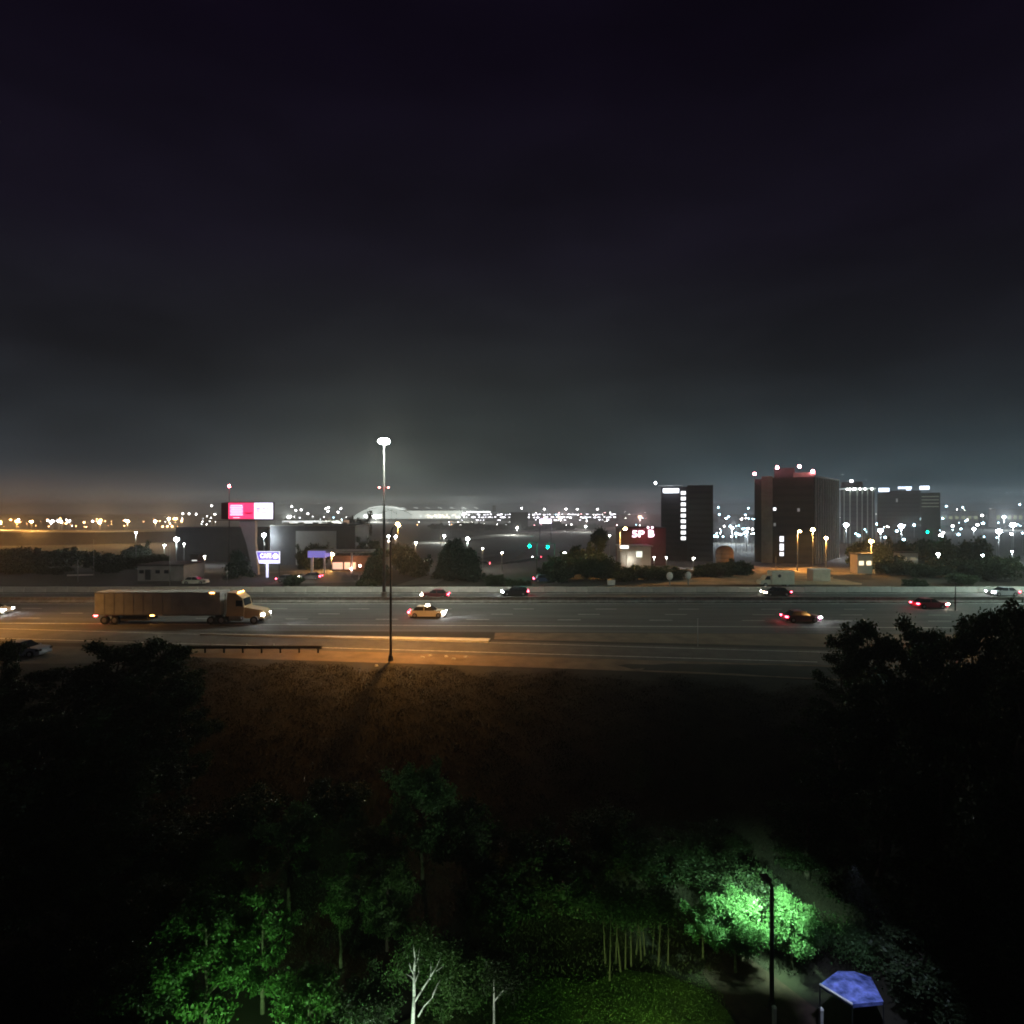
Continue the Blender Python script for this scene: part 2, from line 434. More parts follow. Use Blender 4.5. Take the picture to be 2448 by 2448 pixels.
# mid-distance lamps one by one
ML = [
 (1495,1264,134,E_SOD,SOD,"orange street lamp on a tall pole left of the red lit sign",4200,1.2,.10,.34),
 (1912,1270,152,E_SOD,SOD,"leftmost of the orange lamps before the broad finned tower",3800,.6,.10,.34),
 (1943,1266,175,E_SOD,SOD,"brightest orange lamp at the foot of the finned facade",4600,0,.10,.5),
 (1975,1286,158,E_SOD,SOD,"lowest orange lamp right of the finned facade",2600,0,.10,.38),
 (2083,1294,150,E_SOD,SOD,"orange lamp shining through the bare trees above the two lit windows",3600,0,.10,.42),
 (793,1325,150,E_SOD,SOD,"orange lamp at the right end of the filling station canopy",2600,0,.09,.46),
 (951,1253,260,E_SOD,SOD,"large orange lamp behind the tall verge lamp post",3600,0,.12,.8),
 (422,1289,210,E_COOL,COOL,"brightest white lamp with a starry glare left of the billboard",4200,0,.10,.7),
 (393,1303,185,E_WHT,WHT,"small white lamp at the left end of the bright cluster",500,0,.08,.26),
 (440,1300,190,E_WHT,WHT,"small white lamp right under the starry white lamp",500,0,.08,.22),
 (631,1279,200,E_COOL,WHT,"white starry lamp just below the white half of the billboard",1300,0,.10,.62),
 (796,1265,230,E_WHT,WHT,"greenish white starry lamp right of the pale warehouse wall",4600,0,.10,.75),
 (1118,1288,160,E_WHT,WHT,"single white lamp on a pole among the central dark conifers",1500,.0,.09,.40),
 (325,1273,180,E_WHT,WHT,"white lamp on a slim pole above the dark field at left",400,0,.08,.26),
 (489,1330,150,E_WHT,SODW,"low warm lamp beside the grey block building",300,0,.07,.22),
 (2023,1255,300,E_COOL,COOL,"white floodlight at the foot of the round crowned tower",3800,0,.12,.95),
 (2105,1268,260,E_COOL,COOL,"wide white floodlight below the blue roof signs",2400,0,.12,.8),
 (2155,1258,280,E_COOL,COOL,"brightest cool floodlight right of centre below the blue roof signs",4800,0,.12,1.0),
 (2250,1280,240,E_COOL,COOL,"cool lamp right of the green traffic signal at right",900,0,.10,.6),
 (2328,1264,300,E_COOL,COOL,"small cool lamp between the two groups of floodlights at right",900,0,.10,.6),
 (2388,1270,240,E_COOL,COOL,"lower cool floodlight near the right edge",3200,0,.12,.85),
 (2422,1255,260,E_COOL,COOL,"upper cool floodlight near the right edge",3200,0,.12,.9),
 (2243,1324,170,E_WHT,WHT,"round white lamp above the small lit trees at right",900,0,.09,.36),
 (2349,1327,160,E_COOL,COOL,"small white lamp beside the dark tree mass at right",200,0,.08,.22),
 (2420,1318,150,E_COOL,COOL,"small white lamp showing over the dark trees at right edge",200,0,.08,.20),
 (1658,1334,170,E_WHT,WHT,"white lamp at the foot of the dark hotel tower",600,0,.08,.28),
 (1564,1332,165,E_WHT,WHT,"small round lamp right of the lit kiosk",250,0,.07,.18),
 (1593,1333,168,E_WHT,WHT,"smallest round lamp near the hotel tower corner",120,0,.07,.13),
 (1457,1280,230,E_WHT,WHT,"small white lamp left of the tall orange street lamp",150,0,.07,.22),
 (994,1297,190,E_WHT,SODW,"small warm lamp below the large orange lamp",500,0,.08,.32),
 (929,1282,210,E_WHT,SODW,"left one of the paired warm lamps beside the tall mast",300,0,.08,.36),
 (946,1282,212,E_WHT,SODW,"right one of the paired warm lamps beside the tall mast",300,0,.08,.36),
 (929,1293,200,E_WHT,SODW,"lower warm lamp under the paired ones beside the mast",100,0,.08,.24),
 (1350,1321,160,E_COOL,WHT,"white lamp right of the traffic signals at the junction",300,0,.08,.30),
 (1200,1321,150,E_WHT,SODW,"small lit warm panel lamp right of the conifers",60,0,.07,.20),
 (1154,1311,152,E_WHT,SODW,"small warm lamp hanging beside the central lamp pole",60,0,.07,.17),
 (1062,1281,430,E_WHT,WHT,"added white lamp over the left part of the distant slip road",9000,0,.12,.7),  # this lamp and the next two are added to light the distant road
 (1236,1262,560,E_WHT,WHT,"added white lamp over the right part of the distant slip road",14000,0,.12,.8),
 (1400,1258,640,E_WHT,WHT,"added white lamp over the far end of the distant slip road",14000,0,.12,.8),
]
for px, py, D, em, col, lab, pw, arm, th, ln in ML:
    if not em: continue
    street_lamp(px, py, D, em, col, lab, "street lamps beyond the motorway", pw, arm, th, ln*1.25, omni=px in (422, 631, 796, 2023, 2105, 2155, 2388, 2422, 951, 2083, 793))
# plain poles seen lit but with no lamp burning
def pole(px, y0, y1, D, r, label, mat=STEEL):
    a = Q(px, y0, D); b = Q(px, y1, D)
    t = thing("pole", label, "pole", (a.x, D, min(b.z, zg(D))))
    z = min(b.z, zg(D))
    MB().tube((0, 0, 0), (0, 0, a.z-z), r, r*.7, 8).build("shaft", mat, t, smooth=True)
    MB().ball((0, 0, a.z-z), (r*1.6, r*1.6, r*1.2)).build("cap", mat, t)
pole(186, 1340, 1390, 118, .07, "thin pale pole standing alone in the dark field at left")
pole(224, 1290, 1375, 130, .05, "faint thin pole in the dark field, right of the pale one")
pole(406, 1300, 1395, 112, .06, "slim pole in front of the grey block building")
pole(543, 1355, 1390, 116, .05, "short pale pole left of the billboard foot")
pole(1668, 1480, 1560, 62, .05, "short thin grey post standing in the bare gore strip")
pole(2284, 1395, 1470, 84, .09, "dark post in front of the concrete wall near the right edge", STEELD)
pole(692, 1258, 1300, 205, .10, "pale pole in front of the dark warehouse")
pole(858, 1374, 1400, 108, .05, "short pole left of the tall mast foot")
pole(1054, 1245, 1300, 260, .14, "grey pole left of the tree line under the terminal")
pole(1855-0, 1330, 1350, 160, .06, "thin post below the lit lobby windows")

# ------------------------------------------------------------------ vehicles
def vmat(name, col): return pbr("paint_"+name, col, .35, .06, 1.5, spec=.5)
HEAD = emit("headlamp", (.93, .97, 1), 90); HEADW = emit("headlamp_warm", (1, .86, .66), 70)
TAIL = emit("tail_lamp", (1, .05, .09), 26); AMBER = emit("amber_marker", (1, .45, .10), 22); REDM = emit("red_marker", (1, .07, .07), 22)
RIM = pbr("wheel_rim", (.32, .32, .33), .4, .1, 4, metal=.7)
def wheel(parent, x, y, r=.33, w=.22):
    o = MB().tube((x, y-w/2, r), (x, y+w/2, r), r, n=16).build("wheel", RUBBER, parent)
    s = 1 if y > 0 else -1
    MB().tube((x, y+s*w/2, r), (x, y+s*(w/2+.02), r), r*.6, r*.5, n=10).build("rim", RIM, o)
def car(loc, face, paint, label, group="cars driving on the motorway", L=4.5, W=1.8, Hh=1.45, head=HEAD, beam=0, roof=None, lit=True, kind="sedan"):
    """face +1 drives to the right, -1 to the left"""
    t = thing("car", label, "car", loc, 0 if face > 0 else math.pi, group)
    h = L/2; k = Hh
    belt = .62*k
    body = [(-h, .32), (-h+.05, .22), (h-.12, .20), (h, .34), (h-.02, .52*k), (h-.25, .60*k), (h-1.15, belt+.03), (-h+.9, belt+.05), (-h+.12, belt), (-h-.02, .5*k)]
    MB().prism(body, -W/2, W/2, inset=[.08, .06, .08, .12, .10, .12, .05, .05, .08, .08]).build("body", vmat(*paint), t)
    if kind == "sedan":
        cab = [(-h+.55, belt+.03), (h-1.25, belt+.02), (h-1.95, k-.03), (h-2.3, k), (-h+1.35, k), (-h+1.0, k-.05)]
    else:
        cab = [(-h+.15, belt+.03), (h-1.25, belt+.02), (h-1.85, k-.03), (h-2.2, k), (-h+.6, k), (-h+.35, k-.06)]
    ins = [.06, .06, .22, .24, .24, .22]
    c = MB().prism(cab, -W/2+.02, W/2-.02, inset=ins).build("cabin_glass", GLASS, t)
    MB().prism([(cab[2][0]-.08, k-.015), (cab[3][0], k+.02), (cab[4][0], k+.02), (cab[5][0]+.06, k-.03)], -W/2+.2, W/2-.2).build("roof", vmat(*paint), t)
    for px_ in ((cab[0][0]+cab[1][0])/2,):
        for s in (-1, 1):
            MB().add([(px_-.05, s*(W/2+.0), belt), (px_+.05, s*(W/2), belt), (px_+.02, s*(W/2-.17), k-.02), (px_-.04, s*(W/2-.17), k-.02)], [(0, 1, 2, 3)]).build("pillar", vmat(*paint), t)
    for x in (-h+.85, h-.9):
        for s in (-1, 1): wheel(t, x, s*(W/2-.11))
    for s in (-1, 1):
        hl = MB().box((h-.16, s*(W/2-.20), .48*k), (.34, .36, .16)).build("headlight", head if lit else GLASS, t)
        MB().box((-h+.06, s*(W/2-.17), .52*k), (.24, .34, .16)).build("taillight", TAIL if lit else vmat("dull_red", (.2, .02, .02)), t)
        MB().box((h-1.35, s*(W/2+.05), belt+.08), (.16, .16, .12)).build("mirror", vmat(*paint), t)
    if roof: MB().box((0, 0, k+.10), (.3, .9, .16), taper=.8).build("roof_light", roof, t)
    if beam:
        light('SPOT', (h+.1, 0, .6), (.86, .93, 1) if head is HEAD else (1, .85, .65), beam, .12, 60, (h+14, 0, 0), t, blend=.8)
        light('POINT', (-h-.35, 0, .75), (1, .06, .08), 14, .12, parent=t)
    return t
def cx(px, D): return (px-HX)/F*D
car((cx(1022, 78.9), 78.9, .03), 1, ("cream", (.78, .72, .60)), "cream coloured car with bright white headlights in the near lanes", L=4.9, Hh=1.5, beam=900, roof=HEADW)
car((cx(1040, 95.4), 95.4, .03), -1, ("maroon", (.16, .02, .03)), "dark red car low beside the median right of the tall mast", head=HEADW, beam=250)
car((cx(1231, 98.6), 98.6, .03), -1, ("darkgrey", (.03, .03, .033)), "dark car with double red tail lamps close to the concrete wall", beam=300, Hh=1.5, kind="suv")
car((cx(1855, 98.2), 98.2, .03), -1, ("blackish", (.02, .02, .022)), "black car passing left in front of the white van", head=HEADW, beam=250)
car((cx(1915, 75.6), 75.6, .03), 1, ("plum", (.13, .05, .08)), "plum coloured car nearest the camera, right of centre", beam=400)
car((cx(2222, 86.0), 86.0, .03), 1, ("red", (.30, .02, .05)), "red car in the middle lanes at right", head=HEADW, beam=250)
car((cx(2397, 98.4), 98.4, .03), -1, ("silver", (.38, .38, .40)), "silver car with glowing headlights half hidden by the right hand trees", beam=400)
car((cx(-18, 81.2), 81.2, .03), 1, ("white", (.5, .5, .5)), "white car just entering at the left edge", beam=200)

def semi_truck():
    D = 75.0
    x0, x1 = cx(243, D), cx(640, D)
    L = x1-x0
    t = thing("semi_truck", "long cream box trailer truck driving right in the near lanes", "truck", (x0, D, .03))
    tl = 15.8
    tr = MB().box((tl/2, 0, 2.62), (tl, 2.55, 2.84)).build("trailer", TRAILER, t)
    MB().box((tl/2, -1.285, 1.24), (tl, .03, .14)).build("lower_rail", STEEL, tr)
    MB().box((tl/2, -1.285, 4.0), (tl, .03, .10)).build("top_rail", STEEL, tr)
    me = None
    for k in range(1, 13):
        o = MB().box((0, 0, 2.6), (.06, .02, 2.6)).build("panel_rib", TRAILER, tr, loc=(k*tl/13, -1.286, 0))
    MB().box((-.02, 0, 2.6), (.04, 2.3, 2.6)).build("rear_door", WHITEP, tr)
    MB().box((tl/2+.2, 0, 1.05), (tl-1, .9, .22)).build("chassis", STEELD, t)
    MB().box((4.8, 0, .72), (3.6, 2.3, .5), taper=.9).build("side_skirt", STEELD, t)
    for x in (1.2, 2.5): [wheel(t, x, s*1.05, .5, .45) for s in (-1, 1)]
    for x in (14.6, 15.9, L-1.25): [wheel(t, x, s*1.02, .5, .4) for s in (-1, 1)]
    cabp = vmat("cream_cab", (.50, .36, .20))
    cx0 = tl+.75
    slp = [(cx0, 1.0), (cx0+2.2, 1.0), (cx0+2.2, 2.35), (cx0+1.95, 3.25), (cx0+1.2, 3.9), (cx0, 4.0)]
    MB().prism(slp, -1.2, 1.2, inset=[0, 0, .02, .1, .15, .15]).build("cab", cabp, t)
    hood = [(cx0+2.2, .75), (L-.15, .62), (L, .9), (L-.05, 1.5), (L-.35, 1.75), (cx0+2.2, 2.12)]
    MB().prism(hood, -1.1, 1.1, inset=[0, .12, .15, .18, .16, .03]).build("hood", cabp, t)
    MB().add([(cx0+2.215, -1.0, 2.3), (cx0+2.215, 1.0, 2.3), (cx0+2.0, .95, 3.2), (cx0+2.0, -.95, 3.2)], [(0, 1, 2, 3)]).build("windshield", GLASS, t)
    for s in (-1, 1):
        MB().box((cx0+1.62, s*1.2, 2.65), (.85, .05, .75)).build("side_window", GLASS, t)
        MB().box((cx0+2.1, s*1.42, 2.55), (.14, .1, .6)).build("mirror", BLACK, t)
        MB().box((L-.2, s*.82, 1.15), (.34, .40, .26)).build("headlight", HEAD, t)
        MB().box((-.05, s*1.05, 1.0), (.08, .22, .14)).build("taillight", REDM, t)
        MB().tube((cx0-.2, s*1.05, 1.0), (cx0-.2, s*1.05, 3.9), .08, n=8).build("exhaust_stack", STEEL, t)
    MB().tube((cx0+.4, -1.1, .75), (cx0+1.9, -1.1, .75), .33, n=12).build("fuel_tank", STEEL, t)
    MB().box((L-.05, 0, .55), (.2, 2.3, .35)).build("bumper", STEEL, t)
    MB().box((.15, -1.30, 1.12), (.5, .05, .12)).build("marker_light", REDM, t)
    MB().box((tl*.46, -1.30, 1.12), (.45, .05, .10)).build("marker_light", AMBER, t)
    MB().box((tl-1.0, -1.30, 3.98), (.6, .05, .08)).build("marker_light", AMBER, t)
    for k in range(3): MB().box((cx0+1.3, -.6+.6*k, 3.96), (.14, .2, .1)).build("marker_light", AMBER, t)
    light('SPOT', (L+.2, 0, 1.1), (.9, .95, 1), 900, .15, 60, (L+16, 0, 0), t, blend=.8)
semi_truck()

# vehicles beyond the wall
def small_car(px, py, face, paint, label, lit=True, beam=0, head=HEAD):
    p = G(px, py); return car((p.x, p.y, p.z+.06), face, paint, label, "cars beyond the motorway wall", head=head, beam=beam, lit=lit)
small_car(1302, 1392, 1, ("navy", (.04, .06, .12)), "dark blue car with lit lamps just behind the wall right of centre", beam=120)
small_car(690, 1392, 1, ("grey1", (.15, .15, .15)), "grey car with warm headlights below the filling station sign", head=HEADW, beam=60)
small_car(742, 1386, -1, ("grey2", (.10, .10, .11)), "dark car with bright headlights on the forecourt edge", head=HEADW, beam=60)
small_car(1155, 1352, -1, ("grey3", (.08, .08, .09)), "car with glaring warm headlights between conifers and the junction", head=HEADW, beam=160)
small_car(468, 1397, 1, ("pale", (.45, .44, .38)), "pale parked car right of the grey block building", lit=False)
small_car(1283, 1335, -1, ("grey4", (.12, .13, .14)), "car waiting under the green traffic signals", beam=120)
small_car(905, 1345, -1, ("red2", (.2, .03, .03)), "small car with lit lamps left of the tall mast", head=HEADW)
p = Q(55, 1598, 58); 
car((p.x, 58, .03), 1, ("greyblue", (.25, .27, .32)), "parked grey car glimpsed between dark trees at the left edge", "parked cars", lit=False)

def box_van():
    p = G(1850, 1402)
    t = thing("delivery_van", "pale parked box van behind the wall below the broad tower", "van", p)
    s = 1
    W_ = pbr("van_paint", (.50, .50, .40), .5, .15, 1)
    MB().box((1.3, 0, 1.75), (4.2, 2.1, 2.5)).build("cargo_box", W_, t)
    MB().prism([(-.85, .5), (-2.9, .5), (-2.95, 1.1), (-2.2, 1.35), (-1.75, 2.1), (-.85, 2.2)], -.98, .98).build("cab", W_, t)
    MB().prism([(-2.12, 1.4), (-1.72, 2.05), (-1.1, 2.05), (-1.1, 1.4)], -.99, .99).build("cab_window", GLASS, t)
    MB().tube((.6, -1.06, 2.1), (.6, -1.08, 2.1), .32, n=10).build("side_vent", BLACK, t)
    for x in (-2.0, 2.1): [wheel(t, x, k*.9, .4, .25) for k in (-1, 1)]
box_van()

def container(px, py, w, h, label, mat, name="storage_container", cat="container"):
    p = G(px, py); t = thing(name, label, cat, p)
    MB().box((0, 0, h/2), (w, 2.4, h)).build("body", mat, t)
    for k in range(7): MB().box((-w/2+w*(k+.5)/7, -1.22, h/2), (w/16, .05, h*.86)).build("rib", mat, t)
    MB().box((0, 0, h+.04), (w+.1, 2.5, .08)).build("roof", WHITEP, t)
    return t
container(1957, 1388, 3.6, 2.4, "pale container on the orange lit building ground", pbr("container_paint", (.40, .34, .26), .7, .15, 1))
def round_sign(px, py, label):
    p = G(px, py); t = thing("round_sign", label, "sign", p)
    MB().tube((0, 0, 0), (0, 0, 1.2), .12, .12, 8).build("post", STEEL, t)
    MB().ball((0, 0, 1.75), (.62, .22, .78), 14, 8).build("sign_head", WHITEP, t, smooth=True)
round_sign(1645, 1398, "brighter pale rounded sign on a short post behind the wall")
round_sign(1601, 1399, "dimmer pale rounded sign on a short post behind the wall")
def bin_(px, py, label):
    p = G(px, py); t = thing("bin", label, "bin", p)
    MB().box((0, 0, .5), (1.3, .9, 1.0), taper=1.08).build("body", WHITEP, t)
    MB().box((0, 0, 1.05), (1.45, 1.0, .12)).build("lid", STEELD, t)
bin_(1461, 1398, "pale squat bin behind the wall in the orange light")

# building ground with bare earth, lit orange
def ground_patch(name, pts, mat, dz=.03):
    v = [G(*q) for q in pts]; c = sum(v, Vector())/len(v)
    n = len(v); m = MB(); rings = 6; P = []
    for r in range(rings+1):
        for q in v:
            w = c.lerp(q, r/rings); P.append((w.x, w.y, zg(w.y)+dz))
    f = []
    for r in range(rings):
        for k in range(n): f.append((r*n+k, r*n+(k+1) % n, (r+1)*n+(k+1) % n, (r+1)*n+k))
    m.add(P, f); o = m.build(name, mat); tag(o, kind="structure"); return o
ground_patch("building_ground", [(1560, 1398), (2060, 1398), (2070, 1372), (1980, 1358), (1760, 1352), (1560, 1362)], pbr("orange_earth", (.26, .19, .11), .95, .35, .35, .3))
ground_patch("station_forecourt", [(640, 1398), (850, 1392), (930, 1360), (900, 1345), (760, 1352), (620, 1370)], ASPH2)
ground_patch("junction_road", [(940, 1402), (1040, 1396), (1180, 1350), (1300, 1330), (1250, 1318), (1080, 1352)], ASPH2, .05)
ground_patch("kiosk_forecourt", [(1380, 1345), (1560, 1345), (1600, 1338), (1540, 1331), (1440, 1331)], CONC, .05)
ground_patch("distant_slip_road", [(985, 1303), (1130, 1290), (1262, 1276), (1262, 1271), (1120, 1284), (985, 1297)], CONC, .06)
ground_patch("distant_slip_road", [(1262, 1278), (1400, 1270), (1400, 1266), (1262, 1272)], CONC, .06)
ground_patch("junction_slip_road", [(1130, 1337), (1270, 1322), (1270, 1316), (1130, 1330)], ASPH2, .06)
ground_patch("field_path", [(160, 1378), (225, 1376), (225, 1373), (160, 1374)], CONC, .06)
ground_patch("access_road", [(420, 1362), (620, 1354), (620, 1348), (420, 1354)], ASPH2, .05)

# ------------------------------------------------------------------ billboard and signs
LETTER = emit("lit_letters", (1, .95, 1), 1.6)
def text(s, size, mat, parent, loc, rot=(math.pi/2, 0, 0), sx=1, name="lettering", ext=.02):
    c = bpy.data.curves.new(name, 'FONT'); c.body = s; c.size = size; c.extrude = ext; c.align_x = 'CENTER'; c.align_y = 'CENTER'; c.offset = size*.02
    c.materials.append(mat); o = bpy.data.objects.new(name, c); SC.collection.objects.link(o); o.parent = parent
    bpy.context.view_layer.update()
    me = bpy.data.meshes.new_from_object(o); bpy.data.objects.remove(o); me.name = name
    if not me.materials: me.materials.append(mat)
    o = place(name, me, parent, loc); o.rotation_euler = rot; o.scale = (sx, 1, 1); return o
def billboard():
    D = 135.0; s = D/F; p = at(600, D); z0 = p.z
    t = thing("billboard", "large lit double billboard, one half red and one half white, on a slanting pylon", "billboard", p)
    def L(px, py): q = Q(px, py, D); return q.x-p.x, q.z-z0
    x0, zb = L(546, 1240.5); x1, zt = L(652, 1202); xm, _ = L(607.5, 1220)
    zc = (zb+zt)/2; hh = zt-zb
    MB().box(((x0+x1)/2, .35, zc), (x1-x0+.35, .5, hh+.35)).build("frame", STEELD, t)
    RP = emit("screen_red", (1, .045, .16), .95, True); WP = emit("screen_white", (.80, .74, 1), 1.25, True); PK = emit("screen_pink", (1, .26, .52), .95)
    DR = emit("screen_dark_red", (.45, .0, .06), .7); BL = emit("screen_blue_print", (.17, .15, .45), .8); LV = emit("screen_lilac", (.55, .48, .85), 1.0)
    sc = MB().box(((x0+xm)/2, .06, zc), (xm-x0, .06, hh)).build("red_screen", RP, t)
    MB().box(((xm+x1)/2, .06, zc), (x1-xm, .06, hh)).build("white_screen", WP, t)
    ax0, ax1 = x0+.35, x0+.35+3.0
    MB().box(((ax0+ax1)/2, .02, zc+.15), (ax1-ax0, .02, hh*.66)).build("text_panel", PK, t)
    for k in range(6):
        w = (ax1-ax0)*(.96 if k % 2 else .86)
        MB().box(((ax0+ax1)/2, 0, zc+.15+hh*.30-k*hh*.118), (w, .02, hh*.045)).build("text_line", emit("screen_text", (1, .80, .98), 1.1), t)
    MB().box(((ax0+ax1)/2, 0, zb+.28), ((ax1-ax0)*.5, .02, .13)).build("text_line", emit("screen_text", (1, .8, .98), 1.1), t)
    # dark bowl shape on the red half
    bx = (ax1+xm)/2; P = [(bx+1.0*math.cos(a), .01, zc-.35+.42*math.sin(a)) for a in [math.pi+math.pi*k/10 for k in range(11)]]
    MB().add(P+[(x, -.01, z) for x, _, z in P], [tuple(range(11)), tuple(range(21, 10, -1))]).build("bowl_picture", DR, t)
    wx = (xm+x1)/2
    P = [(wx-1.2+a, 0, zc+b) for a, b in ((-.45, .55), (.45, .55), (.45, -.2), (0, -.75), (-.45, -.2))]
    MB().add(P, [(0, 1, 2, 3, 4)]).build("crest", LV, t)
    MB().box((wx-1.2, -.01, zc+.62), (1.1, .02, .16)).build("crest_bar", BL, t)
    for dz, w, m in ((.58, 1.7, BL), (.25, 1.6, LV), (-.05, 1.6, LV), (-.45, 2.0, BL), (-.85, 1.3, LV)):
        MB().box((wx+.55, 0, zc+dz), (w, .02, .24 if m is BL else .12)).build("text_line", m, t)
    # second face, turned away to the left and unlit
    bx0, _ = L(519, 1220)
    MB().add([(bx0, 1.9, zb-.1), (x0-.2, .1, zb-.15), (x0-.2, .1, zt+.15), (bx0, 1.9, zt), (bx0, 2.2, zb-.1), (x0-.2, .5, zb-.15), (x0-.2, .5, zt+.15), (bx0, 2.2, zt)],
             [(0, 1, 2, 3), (7, 6, 5, 4), (0, 3, 7, 4), (3, 2, 6, 7), (0, 4, 5, 1)]).build("side_face", pbr("dark_red_vinyl", (.10, .02, .025), .6, .2, 1), t)
    MB().box(((bx0+x1)/2, .1, zb-.34), (x1-bx0, .9, .14)).build("catwalk", STEELD, t)
    # slanting Y shaped pylon
    gx, _ = L(616, 1380)
    ta, tb = L(570, 1246)[0], L(610, 1246)[0]
    zt2 = zb-.4
    MB().add([(gx-1.0, 0, 0), (gx+.1, 0, 0), (gx+.1, 1.1, 0), (gx-1.0, 1.1, 0),
              (L(588, 1300)[0], 0, zt2*.6), (L(610, 1300)[0], 0, zt2*.6), (L(610, 1300)[0], 1.1, zt2*.6), (L(588, 1300)[0], 1.1, zt2*.6),
              (ta, 0, zt2), (tb, 0, zt2), (tb, 1.1, zt2), (ta, 1.1, zt2)],
             [(0, 1, 5, 4), (1, 2, 6, 5), (2, 3, 7, 6), (3, 0, 4, 7), (4, 5, 9, 8), (5, 6, 10, 9), (6, 7, 11, 10), (7, 4, 8, 11), (8, 9, 10, 11)]).build("pylon", pbr("pylon_paint", (.34, .32, .33), .7, .12, .5), t)
    light('POINT', (x0+1.6, -2.2, zc), (1, .08, .22), 90, 1.0, parent=t)
    light('POINT', (x1-1.2, -2.2, zc), (.8, .76, 1), 200, 1.0, parent=t)
    # red beacon mast behind
    D2 = 150; b = at(548, D2); h = Q(548, 1163, D2).z-b.z
    u = thing("beacon_mast", "slender mast topped by a red beacon behind the billboard", "mast", b)
    MB().tube((0, 0, 0), (0, 0, h), .16, .06, 8).build("shaft", STEELD, u, smooth=True)
    MB().ball((0, 0, h+.1), .30).build("beacon_light", emit("beacon_strong", (1, .16, .22), 90), u)
    light('POINT', (0, -.7, h+.1), (1, .1, .14), 300, .3, parent=u)
billboard()
def station():
    D = 128.0; p = at(640, D); z0 = p.z
    t = thing("station_sign", "white and violet lit sign reading CAFE on a short post left of the filling station", "sign", p)
    def L(px, py): q = Q(px, py, D); return q.x-p.x, q.z-z0
    a = L(612, 1318); b = L(668, 1318); c = L(668, 1347); d = L(619, 1347)
    e = [L(612.5, 1320), L(668, 1320), L(668, 1339), L(617.5, 1339)]
    V = emit("sign_violet", (.20, .15, .62), .6, True); WB = emit("sign_white", (.80, .78, 1), .75, True)
    MB().prism([a, b, c, d], 0, .4).build("sign_box", WB, t)
    MB().prism([(e[0][0]+.15, e[0][1]), (e[1][0]-.15, e[1][1]), (e[2][0]-.15, e[2][1]), (e[3][0]+.15, e[3][1])], -.04, -.01).build("violet_face", V, t)
    w = b[0]-a[0]; zc = (e[0][1]+e[2][1])/2
    text("CAFE", 1.35, LETTER, t, (a[0]+w*.42, -.06, zc+.05), sx=.78)
    MB().tube((b[0]-.85, -.05, zc), (b[0]-.85, -.08, zc), .58, n=16).build("round_emblem", LETTER, t)
    MB().tube((b[0]-.85, -.081, zc), (b[0]-.85, -.09, zc), .34, n=16).build("emblem_centre", emit("emblem", (.75, .65, .95), 1.0), t)
    xm = L(638, 1330)[0]
    MB().box((xm, .2, c[1]/2), (.42, .3, c[1])).build("post", emit("lit_post", (.72, .72, 1), .8), t)
    MB().box((L(667, 1330)[0], .2, c[1]/2), (.16, .2, c[1])).build("post", STEELD, t)
    light('POINT', (xm, -1.8, zc-.8), (.6, .55, 1), 160, .6, parent=t)
    # canopy and shop
    D = 140.0; p = at(790, D); z0 = p.z
    t = thing("filling_station", "low filling station with violet canopy edge and lit shop windows", "filling station", p)
    def L(px, py): q = Q(px, py, D); return q.x-p.x, q.z-z0
    x0, zt = L(736, 1317); x1, zb = L(776, 1333)
    MB().box(((x0+x1)/2, 2.5, (zt+zb)/2), (x1-x0, 5.2, zt-zb)).build("canopy", emit("canopy_violet", (.16, .13, .42), .8, True), t)
    x2 = L(885, 1320)[0]
    MB().box(((x1+x2)/2+.03, 3.2, zt-.28), (x2-x1, 5, .5)).build("long_roof", CONC, t)
    MB().box(((x0+x2)/2, 2.4, zt+.06), (x2-x0, 5.0, .10)).build("roof_edge", WHITEP, t)
    for px in (742, 772, 838):
        MB().box((L(px, 0)[0], 1.2, (zt-.5)/2), (.55 if px < 750 else .35, .4, zt-.5)).build("column", WHITEP, t)
    wx0, wz0 = L(777, 1374); wx1, wz1 = L(884, 1340)
    MB().box(((wx0+wx1)/2, 6.4, 1.9), (wx1-wx0, 2.0, 3.8)).build("shop_wall", pbr("brown_brick", (.14, .08, .05), .9, .25, 3), t)
    for a, b in ((779, 804), (808, 822), (826, 836)):
        xa, xb = L(a, 0)[0], L(b, 0)[0]
        MB().box(((xa+xb)/2, 5.35, 1.35), (xb-xa, .1, 1.7)).build("window", emit("shop_window", (1, .62, .45), .62, True), t)
    light('POINT', ((wx0+wx1)/2, 3.2, 2.8), (1, .5, .25), 240, .5, parent=t)
    for px, py in ((838, 1360), (859, 1353)):
        q = L(px, py); MB().ball((q[0], .6, q[1]), .26).build("forecourt_light", emit("forecourt_red", (1, .50, .42), 40), t)
station()

